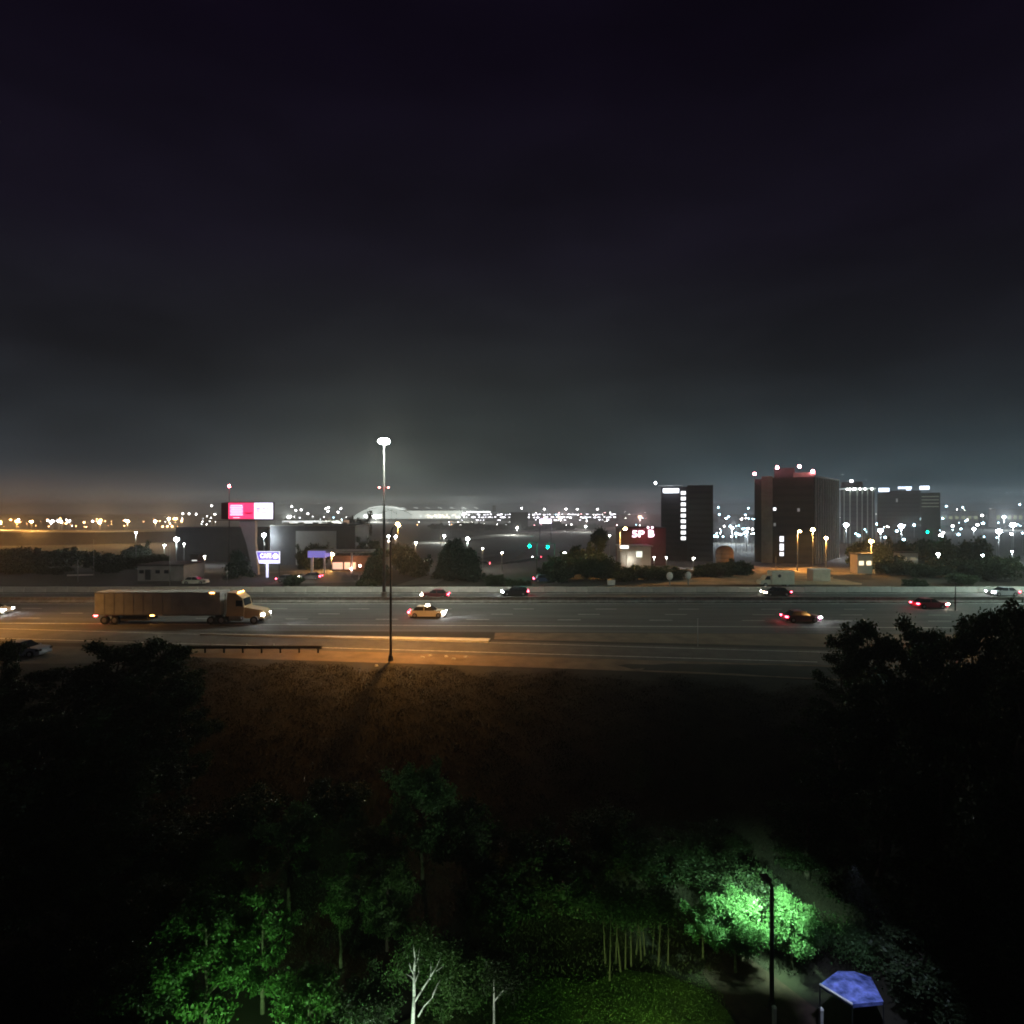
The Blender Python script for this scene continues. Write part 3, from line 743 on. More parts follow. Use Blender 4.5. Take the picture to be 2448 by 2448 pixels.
def grey_block():
    D = 120; p = at(384, D)
    t = thing("block_building", "plain low grey block building behind the motorway wall at left", "building", p)
    w = (440-330)/F*D
    GB = pbr("grey_render", (.22, .20, .19), .9, .2, .5)
    z1 = Q(0, 1352, D).z-p.z
    MB().box((0, 4, z1/2), (w, 8, z1)).build("wall", GB, t)
    MB().box((0, 4, z1+.1), (w+.4, 8.4, .2)).build("roof", STEELD, t)
    MB().box((-2.6, -.03, 1.3), (1.1, .08, 2.1)).build("door", BLACK, t)
    for x in (-3.9, -.6, 1.2): MB().box((x, -.02, 1.9), (.9, .06, .7)).build("window", GLASS, t)
    D = 200; p = at(750, D); t = thing("warehouse", "dark flat warehouse with one pale lit wall left of the greenish lamp", "warehouse", p)
    def L(px, py): q = Q(px, py, D); return q.x-p.x, q.z-p.z
    x0, x1 = L(640, 0)[0], L(845, 0)[0]; z1 = L(0, 1258)[1]
    MB().box(((x0+x1)/2, 12, z1/2), (x1-x0, 20, z1)).build("wall", pbr("warehouse_wall", (.07, .072, .075), .85, .2, .3), t)
    a, b = L(703, 1270), L(800, 1309)
    MB().box(((a[0]+b[0])/2, 1.9, a[1]/2), (b[0]-a[0], .5, a[1])).build("pale_wall", pbr("pale_cladding", (.55, .57, .57), .8, .08, .4), t)
    MB().box(((x0+x1)/2, 12, z1+.2), (x1-x0+.6, 20.6, .3)).build("roof", CONC, t)
    for k in range(5): MB().box((x0+4+k*5.2, 6, z1+.8), (1.6, 1.6, .9)).build("roof_vent", WHITEP, t)
    D = 235; p = at(720, D); t = thing("white_shed", "long low white lit shed behind the dark warehouse", "building", p)
    x0, x1 = cx(655, D)-p.x, cx(820, D)-p.x; za, zb = Q(0, 1252, D).z-p.z, Q(0, 1244, D).z-p.z
    MB().box(((x0+x1)/2, 5, zb/2), (x1-x0, 8, zb)).build("wall", WHITEP, t)
    MB().box(((x0+x1)/2-3, .92, (za+zb)/2), (x1-x0-12, .1, zb-za-.3)).build("lit_band", emit("shed_light", (.85, .88, .86), .55), t)
    for k in range(8): MB().box((x0+3+k*3.1, 5, zb+.3), (1.2, 2, .5)).build("roof_unit", WHITEP, t)
grey_block()

def kiosk():
    D = 165.0; p = at(1505, D)
    t = thing("lit_kiosk", "small flat roofed kiosk with a glaring white entrance below the red sign", "kiosk", p)
    def L(px, py): q = Q(px, py, D); return q.x-p.x, q.z-p.z
    x0, x1 = L(1484, 0)[0], L(1556, 0)[0]; z1 = L(0, 1306)[1]
    MB().box(((x0+x1)/2, 3, z1/2), (x1-x0, 6, z1)).build("wall", pbr("kiosk_wall", (.32, .30, .27), .85, .1, .5), t)
    MB().box(((x0+x1)/2, 2.4, z1+.12), (x1-x0+.6, 8, .24)).build("roof", STEEL, t)
    a, b = L(1521, 1318), L(1535, 1332)
    MB().box(((a[0]+b[0])/2, -.06, (a[1]+b[1])/2), (b[0]-a[0], .1, a[1]-b[1])).build("door", emit("kiosk_door", (.80, .84, .74), .85, True), t)
    a, b = L(1478, 1303), L(1499, 1310)
    MB().box(((a[0]+b[0])/2, -2.2, (a[1]+b[1])/2), (b[0]-a[0], .2, a[1]-b[1])).build("fascia_sign", emit("kiosk_sign", (1, .92, .86), 1.6, True), t)
    MB().box((L(1500, 0)[0], -1.1, L(0, 1315)[1]), (5.0, 2.6, .2)).build("canopy", WHITEP, t)
    MB().tube((L(1494, 0)[0], -2.2, 0), (L(1494, 0)[0], -2.2, L(0, 1315)[1]), .09).build("column", WHITEP, t)
    light('POINT', (L(1505, 0)[0], -1.4, 2.4), (1, .98, .88), 220, .3, parent=t)
    D = 200.0; p = at(1540, D)
    t = thing("sign_building", "dark building carrying big white letters glowing in red light", "building", p)
    def L(px, py): q = Q(px, py, D); return q.x-p.x, q.z-p.z
    x0, x1 = L(1487, 0)[0], L(1592, 0)[0]; z1 = L(0, 1263)[1]
    MB().box(((x0+x1)/2, 6, z1/2), (x1-x0, 12, z1)).build("wall", pbr("maroon_wall", (.085, .030, .034), .8, .12, .5), t)
    MB().box(((x0+x1)/2, 6, z1+.15), (x1-x0+.4, 12.4, .3)).build("roof", STEELD, t)
    LL = emit("red_sign_letters", (1, .72, .86), 2.6)
    zc = L(0, 1277)[1]
    text("5P", 3.1, LL, t, (L(1525, 0)[0], -.2, zc), sx=1.35, ext=.08)
    text("B", 3.4, LL, t, (L(1556, 0)[0], -.2, zc+.1), sx=1.15, ext=.08)
    for px in (1549, 1559): MB().ball((L(px, 0)[0], -.25, L(0, 1261)[1]), .42).build("sign_dot", LL, t)
    light('POINT', (L(1540, 0)[0], -3.5, zc), (1, .12, .22), 550, 1.2, parent=t)
kiosk()

# ------------------------------------------------------------------ towers
DARKW = pbr("dark_facade", (.026, .020, .022), .8, .2, .2)
DARKG = pbr("dark_grey_facade", (.030, .034, .033), .8, .15, .2)
BAND = pbr("facade_glass", (.016, .016, .018), .55, .2, .3, spec=.2)
FIN = pbr("pale_concrete_fin", (.34, .36, .32), .85, .1, .6)
STONE = pbr("weathered_stone", (.30, .28, .25), .9, .18, .4)
def beam_red(parent, c, r=.5, e=None):
    MB().ball(c, r).build("beacon_light", e or emit("roof_beacon", (1, .30, .36), 45), parent)
def facing(p, D, frac=1.0):
    """turn of a facade towards the viewer's side and the map from picture to facade coordinates"""
    th = -math.atan2(p.x, D)*frac; z0 = p.z
    def L(px, py):
        u = 0.0
        if px: a = (px-HX)/F; u = (a*D-p.x)/(math.cos(th)-a*math.sin(th))
        return u, H-(py-HY)/F*(D+u*math.sin(th))-z0
    return th, L
def hotel():
    D = 270.0; p = at(1640, D)
    t = thing("hotel_tower", "dark slab tower with one column of lit windows and a glowing roof sign", "tower", p)
    th, L = facing(p, D); t.rotation_euler = (0, 0, th)
    xa, za = L(1580, 1164); xb, _ = L(1643, 0); xc, zc = L(1704, 1160)
    MB().box(((xa+xb)/2, 12, za/2), (xb-xa, 22, za)).build("wall", DARKW, t)
    MB().box(((xb+xc)/2+.02, 9, zc/2), (xc-xb, 24, zc)).build("stair_tower", DARKG, t)
    n = int(zc/2.62)
    for k in range(1, n):
        z = k*2.62
        MB().box((xa+(xb-xa)*.40, .97, z), ((xb-xa)*.70, .06, 1.1)).build("window_band", BAND, t)
        MB().box(((xb+xc)/2, -3.03, z), ((xc-xb)*.86, .06, 1.1)).build("window_band", BAND, t)
    EW = emit("stair_window", (.92, .93, .95), 1.7, False)
    for k in range(9):
        q = L(1633.5, 1178.3+k*13.6)
        w = MB().box((q[0], .95, q[1]), (2.1, .12, 1.5)).build("window", EW, t)
        MB().box((q[0], .86, q[1]), (2.4, .05, .08)).build("sill", STEELD, w)
    q0, q1 = L(1585, 1168), L(1623, 1178)
    s = MB().box(((q0[0]+q1[0])/2, .7, (q0[1]+q1[1])/2), (q1[0]-q0[0], .4, q0[1]-q1[1])).build("roof_sign", emit("hotel_sign", (.82, .90, 1), 2.2, True), t)
    q0, q1 = L(1573, 1157), L(1633, 1160)
    MB().box(((q0[0]+q1[0])/2, 3, L(0, 1161)[1]), (q1[0]-q0[0], 6, .25)).build("roof_canopy", WHITEP, t)
    MB().ball((L(1567, 0)[0], .5, L(0, 1154)[1]), .5).build("roof_lamp", emit("roof_lamp", (.9, .95, 1), 30), t)
    light('POINT', (L(1604, 0)[0], -3, L(0, 1173)[1]), (.75, .82, 1), 900, 1, parent=t)
hotel()
def finned_tower():
    D = 230.0; p = at(1900, D)
    t = thing("office_tower", "broad dark tower with red roof beacons and a ribbed right facade", "tower", p)
    th, L = facing(p, D); t.rotation_euler = (0, 0, th)
    x0, z0 = L(1803, 1145); x1 = L(1820, 0)[0]; x2 = L(1847, 0)[0]; x3, z3 = L(1946, 1140)
    z2 = L(0, 1128)[1]
    MB().box(((x0+x1)/2, 9, z0/2), (x1-x0, 14, z0)).build("left_wing", DARKG, t)
    MB().box(((x1+x2)/2, 7, (L(0, 1137)[1])/2), (x2-x1, 14, L(0, 1137)[1])).build("stone_shaft", STONE, t)
    MB().box(((x2+x3)/2, 9, z3/2), (x3-x2, 18, z3)).build("wall", DARKW, t)
    rx0, rx1, rz = L(1850, 0)[0], L(1900, 0)[0], L(0, 1117)[1]
    MB().box(((rx0+rx1)/2, 9, (z3+rz)/2), (rx1-rx0, 12, rz-z3)).build("roof_plant", DARKG, t)
    MB().box((L(1923, 0)[0], 3, (z3+L(0, 1130)[1])/2), (7.8, 6, L(0, 1130)[1]-z3)).build("roof_parapet", STONE, t)
    n = int(z3/3.0)
    for k in range(1, n):
        MB().box(((x2+x3)/2, -.03, k*3.0), ((x3-x2)*.92, .08, 1.3)).build("window_band", BAND, t)
    # ribbed wing running away to the right rear
    A = Vector((x3+.05, 0)); W = Vector((cx(2004, 262)-p.x, 262-D)); B = Vector((W.x*math.cos(th)+W.y*math.sin(th), -W.x*math.sin(th)+W.y*math.cos(th)))
    zt0 = z3; 
    d = B-A; nrm = Vector((-d.y, d.x)).normalized()
    zz = z3
    P = [(A.x, A.y, 0), (B.x, B.y, 0), (B.x, B.y, zz), (A.x, A.y, zz)]; C_ = [(A.x-6, A.y+22, 0), (B.x-6, B.y+14, 0), (B.x-6, B.y+14, zz), (A.x-6, A.y+22, zz)]
    MB().add(P+C_, [(0, 1, 2, 3), (7, 6, 5, 4), (3, 2, 6, 7), (1, 5, 6, 2), (0, 3, 7, 4)]).build("ribbed_wing", DARKG, t)
    ang = math.atan2(d.y, d.x)
    for k in range(11):
        q = A+d*(k+.3)/10.6
        MB().box((q.x+.3, q.y-.25, zz/2), (.55, .5, zz+.5), ang).build("fin", FIN, t)
    MB().box(((A.x+B.x)/2, (A.y+B.y)/2-.25, zz+.3), (d.length+.8, .9, .7), ang).build("cornice", FIN, t)
    for px, py in ((1804, 1133), (1858, 1118), (1911, 1115), (1943, 1127)):
        q = L(px, py); beam_red(t, (q[0], -.4, q[1]), .62)
        MB().tube((q[0], -.4, q[1]-.6), (q[0], -.4, q[1]-2.2), .08).build("beacon_post", STEELD, t)
    light('POINT', (L(1925, 0)[0], -2.5, L(0, 1124)[1]), (1, .2, .24), 150, .5, parent=t)
    for px, py, w, h, e in ((1852, 1217, 1.0, 1.1, 2.0), (1909, 1219, .9, 1.3, .12), (1852, 1254, .8, 1.3, .10)):
        q = L(px, py); MB().box((q[0], -.1, q[1]), (w, .1, h)).build("window", emit("office_window_%d" % int(e*100), (.85, .87, .9), e), t)
    for y0, y1 in ((1282, 1295), (1300, 1316), (1320, 1329)):
        a, b = L(1864, y0), L(1873.5, y1)
        MB().box(((a[0]+b[0])/2, -.1, (a[1]+b[1])/2), (b[0]-a[0], .12, a[1]-b[1])).build("lobby_window", emit("lobby", (.92, .93, 1), 1.4), t)
finned_tower()
def more_towers():
    D = 420.0; p = at(2052, D)
    t = thing("round_tower", "tower with dark rounded crown, a ring of lights and pale ribs", "tower", p)
    th, L = facing(p, D); t.rotation_euler = (0, 0, th)
    x0, z1 = L(2007, 1170); x1, zt = L(2094, 1150)
    MB().box(((x0+x1)/2, 10, z1/2), (x1-x0-1.5, 18, z1)).build("shaft", DARKG, t)
    c = ((L(2007, 0)[0]+L(2066, 0)[0])/2, 10)
    MB().tube((c[0], c[1], z1+.6), (c[0], c[1], zt), (x1-x0)*.33, (x1-x0)*.30, 24).build("crown", DARKW, t)
    MB().box(((x0+x1)/2, 9, z1+.3), (x1-x0, 20, .9)).build("light_ring", emit("ring_glow", (.75, .85, .80), .22), t)
    for px in (2026, 2032, 2040, 2044, 2056, 2068, 2084):
        MB().ball((L(px, 0)[0], -1.2, z1), .75).build("ring_lamp", emit("ring_lamp", (.92, 1, .95), 8), t)
    for px in (2018, 2032, 2049, 2061, 2074, 2086):
        MB().box((L(px, 0)[0], .6, z1/2), (.75, .6, z1)).build("rib", FIN, t)
    beam_red(t, (L(2035, 0)[0], 3, L(0, 1149)[1]), .9, emit("roof_lamp", (.9, .95, 1), 30))
    for k in range(int((z1-8)/3.4)): MB().box(((x0+x1)/2, .96, 6+k*3.4), ((x1-x0)*.9, .06, 1.2)).build("window_band", BAND, t)
    D = 520.0; p = at(2150, D)
    t = thing("office_block", "wide dark office block with three blue white roof signs", "tower", p)
    th, L = facing(p, D); t.rotation_euler = (0, 0, th)
    x0, z1 = L(2097, 1180); x1, _ = L(2200, 0)
    MB().box(((x0+x1)/2, 12, z1/2), (x1-x0, 22, z1)).build("wall", DARKG, t)
    for px, py, w, h in ((2113, 1171, 22, 9), (2163, 1166, 27, 5), (2172, 1169, 9, 6)):
        q = L(px, py); MB().box((q[0], .8, q[1]), (w/F*D, .4, h/F*D)).build("roof_sign", emit("blue_sign", (.66, .78, 1), 2.4), t)
    MB().box((0, 6, z1+1.3), ((x1-x0)*.96, 8, 2.4)).build("roof_plant", STEELD, t)
    for k in range(int((z1-6)/3.6)): MB().box(((x0+x1)/2, .96, 5+k*3.6), ((x1-x0)*.94, .06, 1.3)).build("window_band", BAND, t)
    q = L(2144, 1196); MB().box((q[0], .85, q[1]), (1.3, .1, 3.2)).build("window", emit("office_window_10", (.85, .87, .9), .1), t)
    D = 480.0; p = at(2222, D)
    t = thing("office_block", "rightmost tower, dark with faint pale floor strips and a lit sign above", "tower", p)
    th, L = facing(p, D); t.rotation_euler = (0, 0, th)
    x0, z1 = L(2200, 1178); x1, _ = L(2248, 0)
    MB().box(((x0+x1)/2, 10, z1/2), (x1-x0, 20, z1)).build("wall", pbr("green_dark_facade", (.06, .07, .055), .8, .15, .2), t)
    for py in (1187, 1195, 1203, 1211):
        MB().box(((x0+x1)/2, -.05, L(0, py)[1]), ((x1-x0)*.86, .1, .7)).build("window_band", emit("floor_strip", (.65, .75, .55), .16 if py in (1195, 1211) else .06), t)
    q = L(2210, 1166); MB().box((q[0], 1, q[1]), (6.6, .4, 3.0)).build("roof_sign", emit("blue_sign2", (.72, .82, 1), 2.4), t)
    for s in (-1, 1): MB().box((q[0]+s*2.4, 1.2, q[1]-2.4), (.3, .3, 2.6)).build("sign_post", STEELD, t)
    # storage tank
    D = 180; p = at(1740, D); t = thing("storage_tank", "rusty domed storage tank between the hotel and the broad tower", "tank", p)
    r = 21/F*D; z1 = Q(0, 1322, D).z-p.z; zt = Q(0, 1305, D).z-p.z
    TK = pbr("tank_paint", (.24, .15, .10), .75, .2, 1)
    MB().tube((0, r, 0), (0, r, z1), r, r, 24).build("shell", TK, t, smooth=False)
    MB().ball((0, r, z1), (r, r, zt-z1), 24, 12).build("dome", TK, t, smooth=True)
    for k in range(3): MB().tube((0, r, z1*(k+1)/3.3), (0, r, z1*(k+1)/3.3+.12), r+.05, r+.05, 24).build("hoop", STEELD, t)
more_towers()

# ------------------------------------------------------------------ airport terminal
def terminal():
    D = 1500.0; p = at(980, D)
    t = thing("airport_terminal", "long glowing airport terminal with an arched glass end on the horizon", "terminal", p)
    def L(px, py): q = Q(px, py, D); return q.x-p.x, q.z-p.z
    GL = emit("terminal_glass", (.80, .90, .82), .55); GB = emit("terminal_bright", (.93, .98, .95), 3); GW = emit("terminal_hall", (.82, .88, .78), .85)
    RF = pbr("terminal_roof", (.22, .23, .23), .7, .1, .05)
    xa, zb = L(845, 1240); xe, _ = L(985, 1240); zt = L(0, 1211)[1]
    n = 20; arc = []
    xm = L(912, 0)[0]; 
    for k in range(n+1):
        u = k/n; x = xa+(xe-xa)*u
        z = zb+(zt-zb)*max(0, math.sin(math.pi*(u**.93)*.93+.05))**.72
        arc.append((x, z))
    MB().prism(arc+[(xe, zb), (xa, zb)], 0, 2).build("arched_glass", GL, t)
    for k in range(n):
        (x0, z0), (x1, z1) = arc[k], arc[k+1]
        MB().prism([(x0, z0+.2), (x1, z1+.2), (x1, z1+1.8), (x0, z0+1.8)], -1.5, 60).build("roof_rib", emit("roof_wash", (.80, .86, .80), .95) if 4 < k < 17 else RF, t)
    a, b = L(870, 1231), L(912, 1238)
    MB().box(((a[0]+b[0])/2, -.6, (a[1]+b[1])/2), (b[0]-a[0], .6, a[1]-b[1])).build("bright_band", GB, t)
    for px0, py0, px1, py1 in ((880, 1217, 905, 1213), (868, 1226, 893, 1220), (900, 1228, 940, 1218), (925, 1216, 950, 1228)):
        A, B = L(px0, py0), L(px1, py1)
        MB().tube((A[0], -.7, A[1]), (B[0], -.7, B[1]), .6, n=6).build("truss", STEELD, t)
    for px in (888, 914, 936, 948): MB().box((L(px, 0)[0], -.5, (zb+L(0, 1220)[1])/2), (.8, .6, L(0, 1220)[1]-zb)).build("mullion", STEELD, t)
    x0, z0 = L(963, 1221); x1, _ = L(1103, 1240)
    MB().box(((x0+x1)/2, 6, (z0+zb)/2), (x1-x0, 8, z0-zb)).build("hall_glass", GW, t)
    MB().box(((x0+x1)/2, 14, z0+1.1), (x1-x0+14, 40, 1.6)).build("hall_roof", RF, t)
    for k in range(28): MB().box((x0+(x1-x0)*(k+.5)/28, 1.8, (z0+zb)/2), (.6, .5, z0-zb)).build("mullion", pbr("mullion_grey", (.2, .2, .2), .7), t)
    rnd = random.Random(5)
    for k in range(60):
        px = rnd.uniform(918, 1100); py = rnd.uniform(1231, 1237.5); q = L(px, py)
        MB().box((q[0], 1.4, q[1]), (rnd.uniform(1, 3), .4, rnd.uniform(1, 2))).build("interior_light", GB if rnd.random() < .6 else emit("interior_warm", (1, .75, .5), 6), t)
    for k in range(7):
        a = L(965+k*29, 1213); MB().prism([(a[0]-6, a[1]+.6), (a[0]+4, a[1]-2.2), (a[0]+4, a[1]-3), (a[0]-6, a[1]-.4)], 4, 10).build("skylight", emit("skylight", (.7, .72, .68), 1.4), t)
    # podium
    MB().box((L(960, 0)[0], 2, zb/2), (L(1110, 0)[0]-L(845, 0)[0]+10, 12, zb)).build("podium", pbr("podium", (.22, .2, .18), .8), t)
    # pier with lit decks to the right
    D = 1250.0; p = at(1290, D)
    t = thing("parking_garage", "long low garage right of the terminal with rows of lit decks", "parking garage", p)
    def L(px, py): q = Q(px, py, D); return q.x-p.x, q.z-p.z
    lm = MB().box((0, 0, 0), (2.4, .5, 1.3)).build("deck_light", emit("deck_lights", (.93, .90, 1), 6), t); me = lm.data; lm.location = (L(1105, 0)[0], -1, L(0, 1231)[1])
    x0, x1 = L(1100, 0)[0], L(1480, 0)[0]
    for py in (1227, 1233.5, 1240, 1246):
        MB().box(((x0+x1)/2, 10, L(0, py)[1]), (x1-x0, 22, .8)).build("deck", CONCD, t)
    MB().box(((x0+x1)/2, 19, L(0, 1246)[1]/2+4), (x1-x0, 1, L(0, 1227)[1])).build("rear_wall", DARKG, t)
    for py, n, pr in ((1230, 60, .62), (1236.5, 60, .70), (1243, 50, .42)):
        for k in range(n):
            if rnd.random() > pr: continue
            px = 1104+k*(372/n)+rnd.uniform(-2, 2)
            o = place("deck_light", me, t, (L(px, 0)[0], -1.2, L(0, py+rnd.uniform(-.7, .7))[1])); o.scale = (rnd.uniform(.5, 2.6), 1, rnd.uniform(.6, 1.5))
    # control / bright building
    a, b = L(1115, 1222), L(1172, 1226)
    MB().box(((a[0]+b[0])/2, 3, (a[1]+b[1])/2), (b[0]-a[0], 4, 2.6)).build("lit_walkway", emit("walkway", (.92, .95, .92), 4), t)
    MB().box((L(1181, 0)[0], 4, L(0, 1216)[1]), (7, 6, 14)).build("stair_head", CONCD, t)
    # electronic screen
    D = 420; p = at(1304, D); t = thing("lit_screen", "violet white electronic screen glowing beyond the green traffic signals", "screen", p)
    z = Q(0, 1246, D).z-p.z
    MB().box((0, 0, z), (28/F*D, .5, 10/F*D)).build("panel", emit("violet_screen", (.88, .80, 1), 3.5, True), t)
    for s in (-1, 1): MB().tube((s*4, .4, 0), (s*4, .4, z), .3).build("post", STEELD, t)
    light('POINT', (0, -5, z-2), (.75, .6, 1), 3500, 2, parent=t)
terminal()

def overpass():
    D = 400.0
    t = thing("overpass", "raised road washed in yellow light at the left horizon", "overpass", at(150, D))
    o = t.location; 
    pts = [(-220, 1268, 400), (0, 1268, 400), (240, 1268.5, 420), (480, 1266, 460), (660, 1262, 520)]
    Y = pbr("yellow_lit_concrete", (.36, .34, .28), .85, .12, .1)
    for i in range(len(pts)-1):
        a = Q(*pts[i]); b = Q(*pts[i+1]); m = MB()
        a -= o; b -= o
        P = [(a.x, a.y, a.z-1.7), (b.x, b.y, b.z-1.7), (b.x, b.y, b.z), (a.x, a.y, a.z), (a.x, a.y+16, a.z-1.7), (b.x, b.y+16, b.z-1.7), (b.x, b.y+16, b.z+.02), (a.x, a.y+16, a.z+.02)]
        m.add(P, [(0, 1, 2, 3), (3, 2, 6, 7), (7, 6, 5, 4), (0, 4, 5, 1)]).build("deck", Y, t)
        P = [(a.x, a.y-9, 0), (b.x, b.y-9, 0), (b.x, b.y+.3, b.z-.9), (a.x, a.y+.3, a.z-.9), (a.x, a.y+15, 0), (b.x, b.y+15, 0)]
        MB().add(P, [(0, 1, 2, 3), (0, 3, 4), (1, 5, 2), (3, 2, 5, 4)]).build("embankment", GRASS, t)
    # nearer embankment road, pale line
    ground_patch("far_road", [(-150, 1300), (480, 1290), (480, 1284), (-150, 1291)], ASPH2, .05)
    for px, py, e, pw in ((-4, 1250, 1.7, 16000), (75, 1247, .9, 9000), (238, 1249, .9, 7000), (305, 1246, 1.0, 8000), (371, 1246, .9, 7000), (404, 1240, .9, 7000)):
        D2 = 404
        c = SOD if px < 260 else SODW
        street_lamp(px, py, D2, E_SOD if px < 350 else emit("warm_lens", (1, .72, .42), 200), c,
            {-4: "glaring orange lamp at the very left edge of the horizon", 75: "second orange lamp from the left edge above the raised road", 238: "middle warm lamp above the raised road",
             305: "warm lamp right of the middle above the raised road", 371: "warm lamp second from the right above the raised road", 404: "highest warm lamp at the right end of the raised road"}[px],
            "lamps along the raised road", pw, 0, .14, e, base=Q(px, 1268, D2).z-.1)
overpass()

# ------------------------------------------------------------------ traffic signals
def signal(px, py, D, label, lamp=True):
    p = Q(px, py, D); z0 = zg(D); h = p.z-z0
    t = thing("traffic_light", label, "traffic light", (p.x+1.6, D, z0))
    MB().tube((0, 0, 0), (0, 0, h+.6), .11, .09, 8).build("pole", STEELD, t)
    MB().tube((0, 0, h+.55), (-1.6, 0, h+.55), .06).build("arm", STEELD, t)
    hs = MB().box((-1.6, 0, h+.15), (.42, .3, 1.25)).build("housing", BLACK, t)
    for k, m in ((.55, vmat("lens_red_off", (.12, .01, .01))), (.15, vmat("lens_amber_off", (.12, .07, .01)))):
        MB().tube((-1.6, -.15, h+k), (-1.6, -.2, h+k), .14).build("lens", m, hs)
    MB().tube((-1.6, -.15, h-.25+.0), (-1.6, -.26, h-.25), .24, n=12).build("green_lens", E_GRN, hs)
    light('POINT', (-1.6, -1.3, h-.25), (.0, .9, .5), 260, .2, parent=t)
signal(1266, 1303, 130, "left green traffic signal over the junction right of centre")
signal(1309, 1305.5, 132, "right green traffic signal over the junction right of centre")
signal(2216, 1270, 190, "lone green traffic signal among the cool floodlights at right")

# ------------------------------------------------------------------ far small lights
FARMESH = {}
def far_lamp(px, py, hgt, em, r, lab, grp, name="far_lamp", D=None):
    # the head is hgt above the plain, which lies at -10
    ztop = -10+hgt
    if D is None:
        dy = py-HY
        D = (H-ztop)*F/dy if abs(dy) > .5 and (H-ztop)/dy > 0 else 2200
        D = max(180, min(2600, D))
    p = Q(px, py, D); z0 = zg(D); h = p.z-z0
    key = (em.name, round(r, 2))
    if key not in FARMESH:
        b = MB().tube((0, 0, -1), (0, 0, -.02), .12, .12, 5, mi=0).ball((0, 0, 0), 1.0, 6, 4, mi=1)
        me = bpy.data.meshes.new("far_lamp"); me.from_pydata(b.v, [], b.f); me.materials.append(STEEL); me.materials.append(em)
        me.polygons.foreach_set("material_index", b.m); FARMESH[key] = me
    # pole part of the same small mesh: one box down to the ground
    b = MB().tube((0, 0, 0), (0, 0, h), max(.08, r*.18), None, 5, mi=0).box((0, 0, h+r*.3), (r*2.2, r*2, r*.25), mi=0).ball((0, 0, h), (r, r, r*.8), 6, 4, mi=1)
    o = b.build(name, [STEEL, em], loc=(p.x, D, z0))
    tag(o, lab, "street lamp", grp); return o
E1 = emit("far_white", (1, .95, .92), 26); E2 = emit("far_warm", (1, .46, .16), 22); E3 = emit("far_cool", (.48, .82, 1), 22); E4 = emit("far_rose", (1, .42, .46), 18)
E5 = emit("far_dim", (.9, .92, 1), 14)
rnd = random.Random(11)
n_far = 0
def beside(px):
    for lim, w in ((60, "at the left edge"), (120, "above the left end of the raised road"), (180, "above the bright white row"), (245, "left of the middle raised road lamp"), (310, "between the middle and right raised road lamps"), (375, "above the slim lamp pole"), (440, "above the starry white lamp"),
                   (530, "left of the billboard"), (700, "right of the billboard"), (780, "above the dark warehouse"), (850, "beside the greenish starry lamp"), (1000, "under the terminal arch"), (1120, "under the terminal hall"), (1262, "by the garage's left end"), (1350, "by the violet screen"),
                   (1450, "right of the violet screen"), (1520, "above the tall orange lamp"), (1590, "above the red sign"), (1740, "beside the hotel tower"), (1775, "over the storage tank"), (1810, "beside the broad tower"), (2060, "under the round tower"), (2120, "left of the wide floodlight"),
                   (2180, "by the brightest cool floodlight"), (2240, "by the right hand green signal"), (2310, "right of the green signal"), (2380, "left of the two edge floodlights"), (9999, "at the right edge")):
        if px < lim: return ", "+w
def zone(n, x0, x1, y0, y1, ems, sizes, lab, grp, hgt=11, rows=None):
    for k in range(n):
        px = rnd.uniform(x0, x1)
        py = rnd.choice(rows)+rnd.gauss(0, 1.0) if rows else y0+(y1-y0)*rnd.random()**1.4
        em = rnd.choice(ems); dy = max(2.0, py-HY)
        D = max(200, min(2600, (H+10-hgt)*F/dy)) 
        s = rnd.choice(sizes)*D/F*.95
        far_lamp(px, py, hgt, em, s, lab+beside(px), grp+beside(px), D=D)
zone(54, 5, 440, 1238, 1262, [E2, E2, E1, E2], [.5, .8, 1.3, 2.4], "tiny warm horizon light", "warm lights on the left horizon", rows=[1240, 1246, 1247, 1252, 1258])
zone(14, 110, 168, 1243, 1250, [E1, E1], [1.6, 2.2], "white light in the bright row", "bright white row on the left horizon", rows=[1244.5, 1246.5])
zone(8, 440, 520, 1238, 1258, [E1, E5, E1], [.7, 1.2], "tiny white horizon light", "white lights left of the billboard", rows=[1238, 1247, 1253])
zone(20, 655, 850, 1236, 1262, [E1, E5, E3], [.6, .9, 1.2], "tiny white distant light", "white lights between billboard and arch", rows=[1236, 1243, 1250])
zone(12, 960, 1240, 1244, 1262, [E1, E2, E5], [.5, .8], "tiny low light", "lights below the terminal", rows=[1248, 1254])
zone(42, 1270, 1580, 1222, 1262, [E1, E3, E1, E4], [.5, .8, 1.2], "tiny light on the horizon", "lights left of the hotel tower", rows=[1225, 1231, 1238, 1246, 1255])
zone(38, 1706, 1808, 1225, 1292, [E3, E3, E1], [1.2, 2.0, 2.8], "cool white light in the dense cluster", "cool lights between the towers", rows=[1240, 1258, 1264, 1270, 1276, 1282])
zone(66, 2010, 2445, 1228, 1300, [E3, E1, E3], [.9, 1.4, 2.2, 3.3], "tiny cool light in the wide field", "cool lights at right")
zone(16, 2250, 2448, 1212, 1236, [emit("far_lime", (.9, .95, .70), 50), E1], [1.0, 1.6], "pale yellowish horizon light", "pale lights on the right horizon", rows=[1218, 1222, 1232])
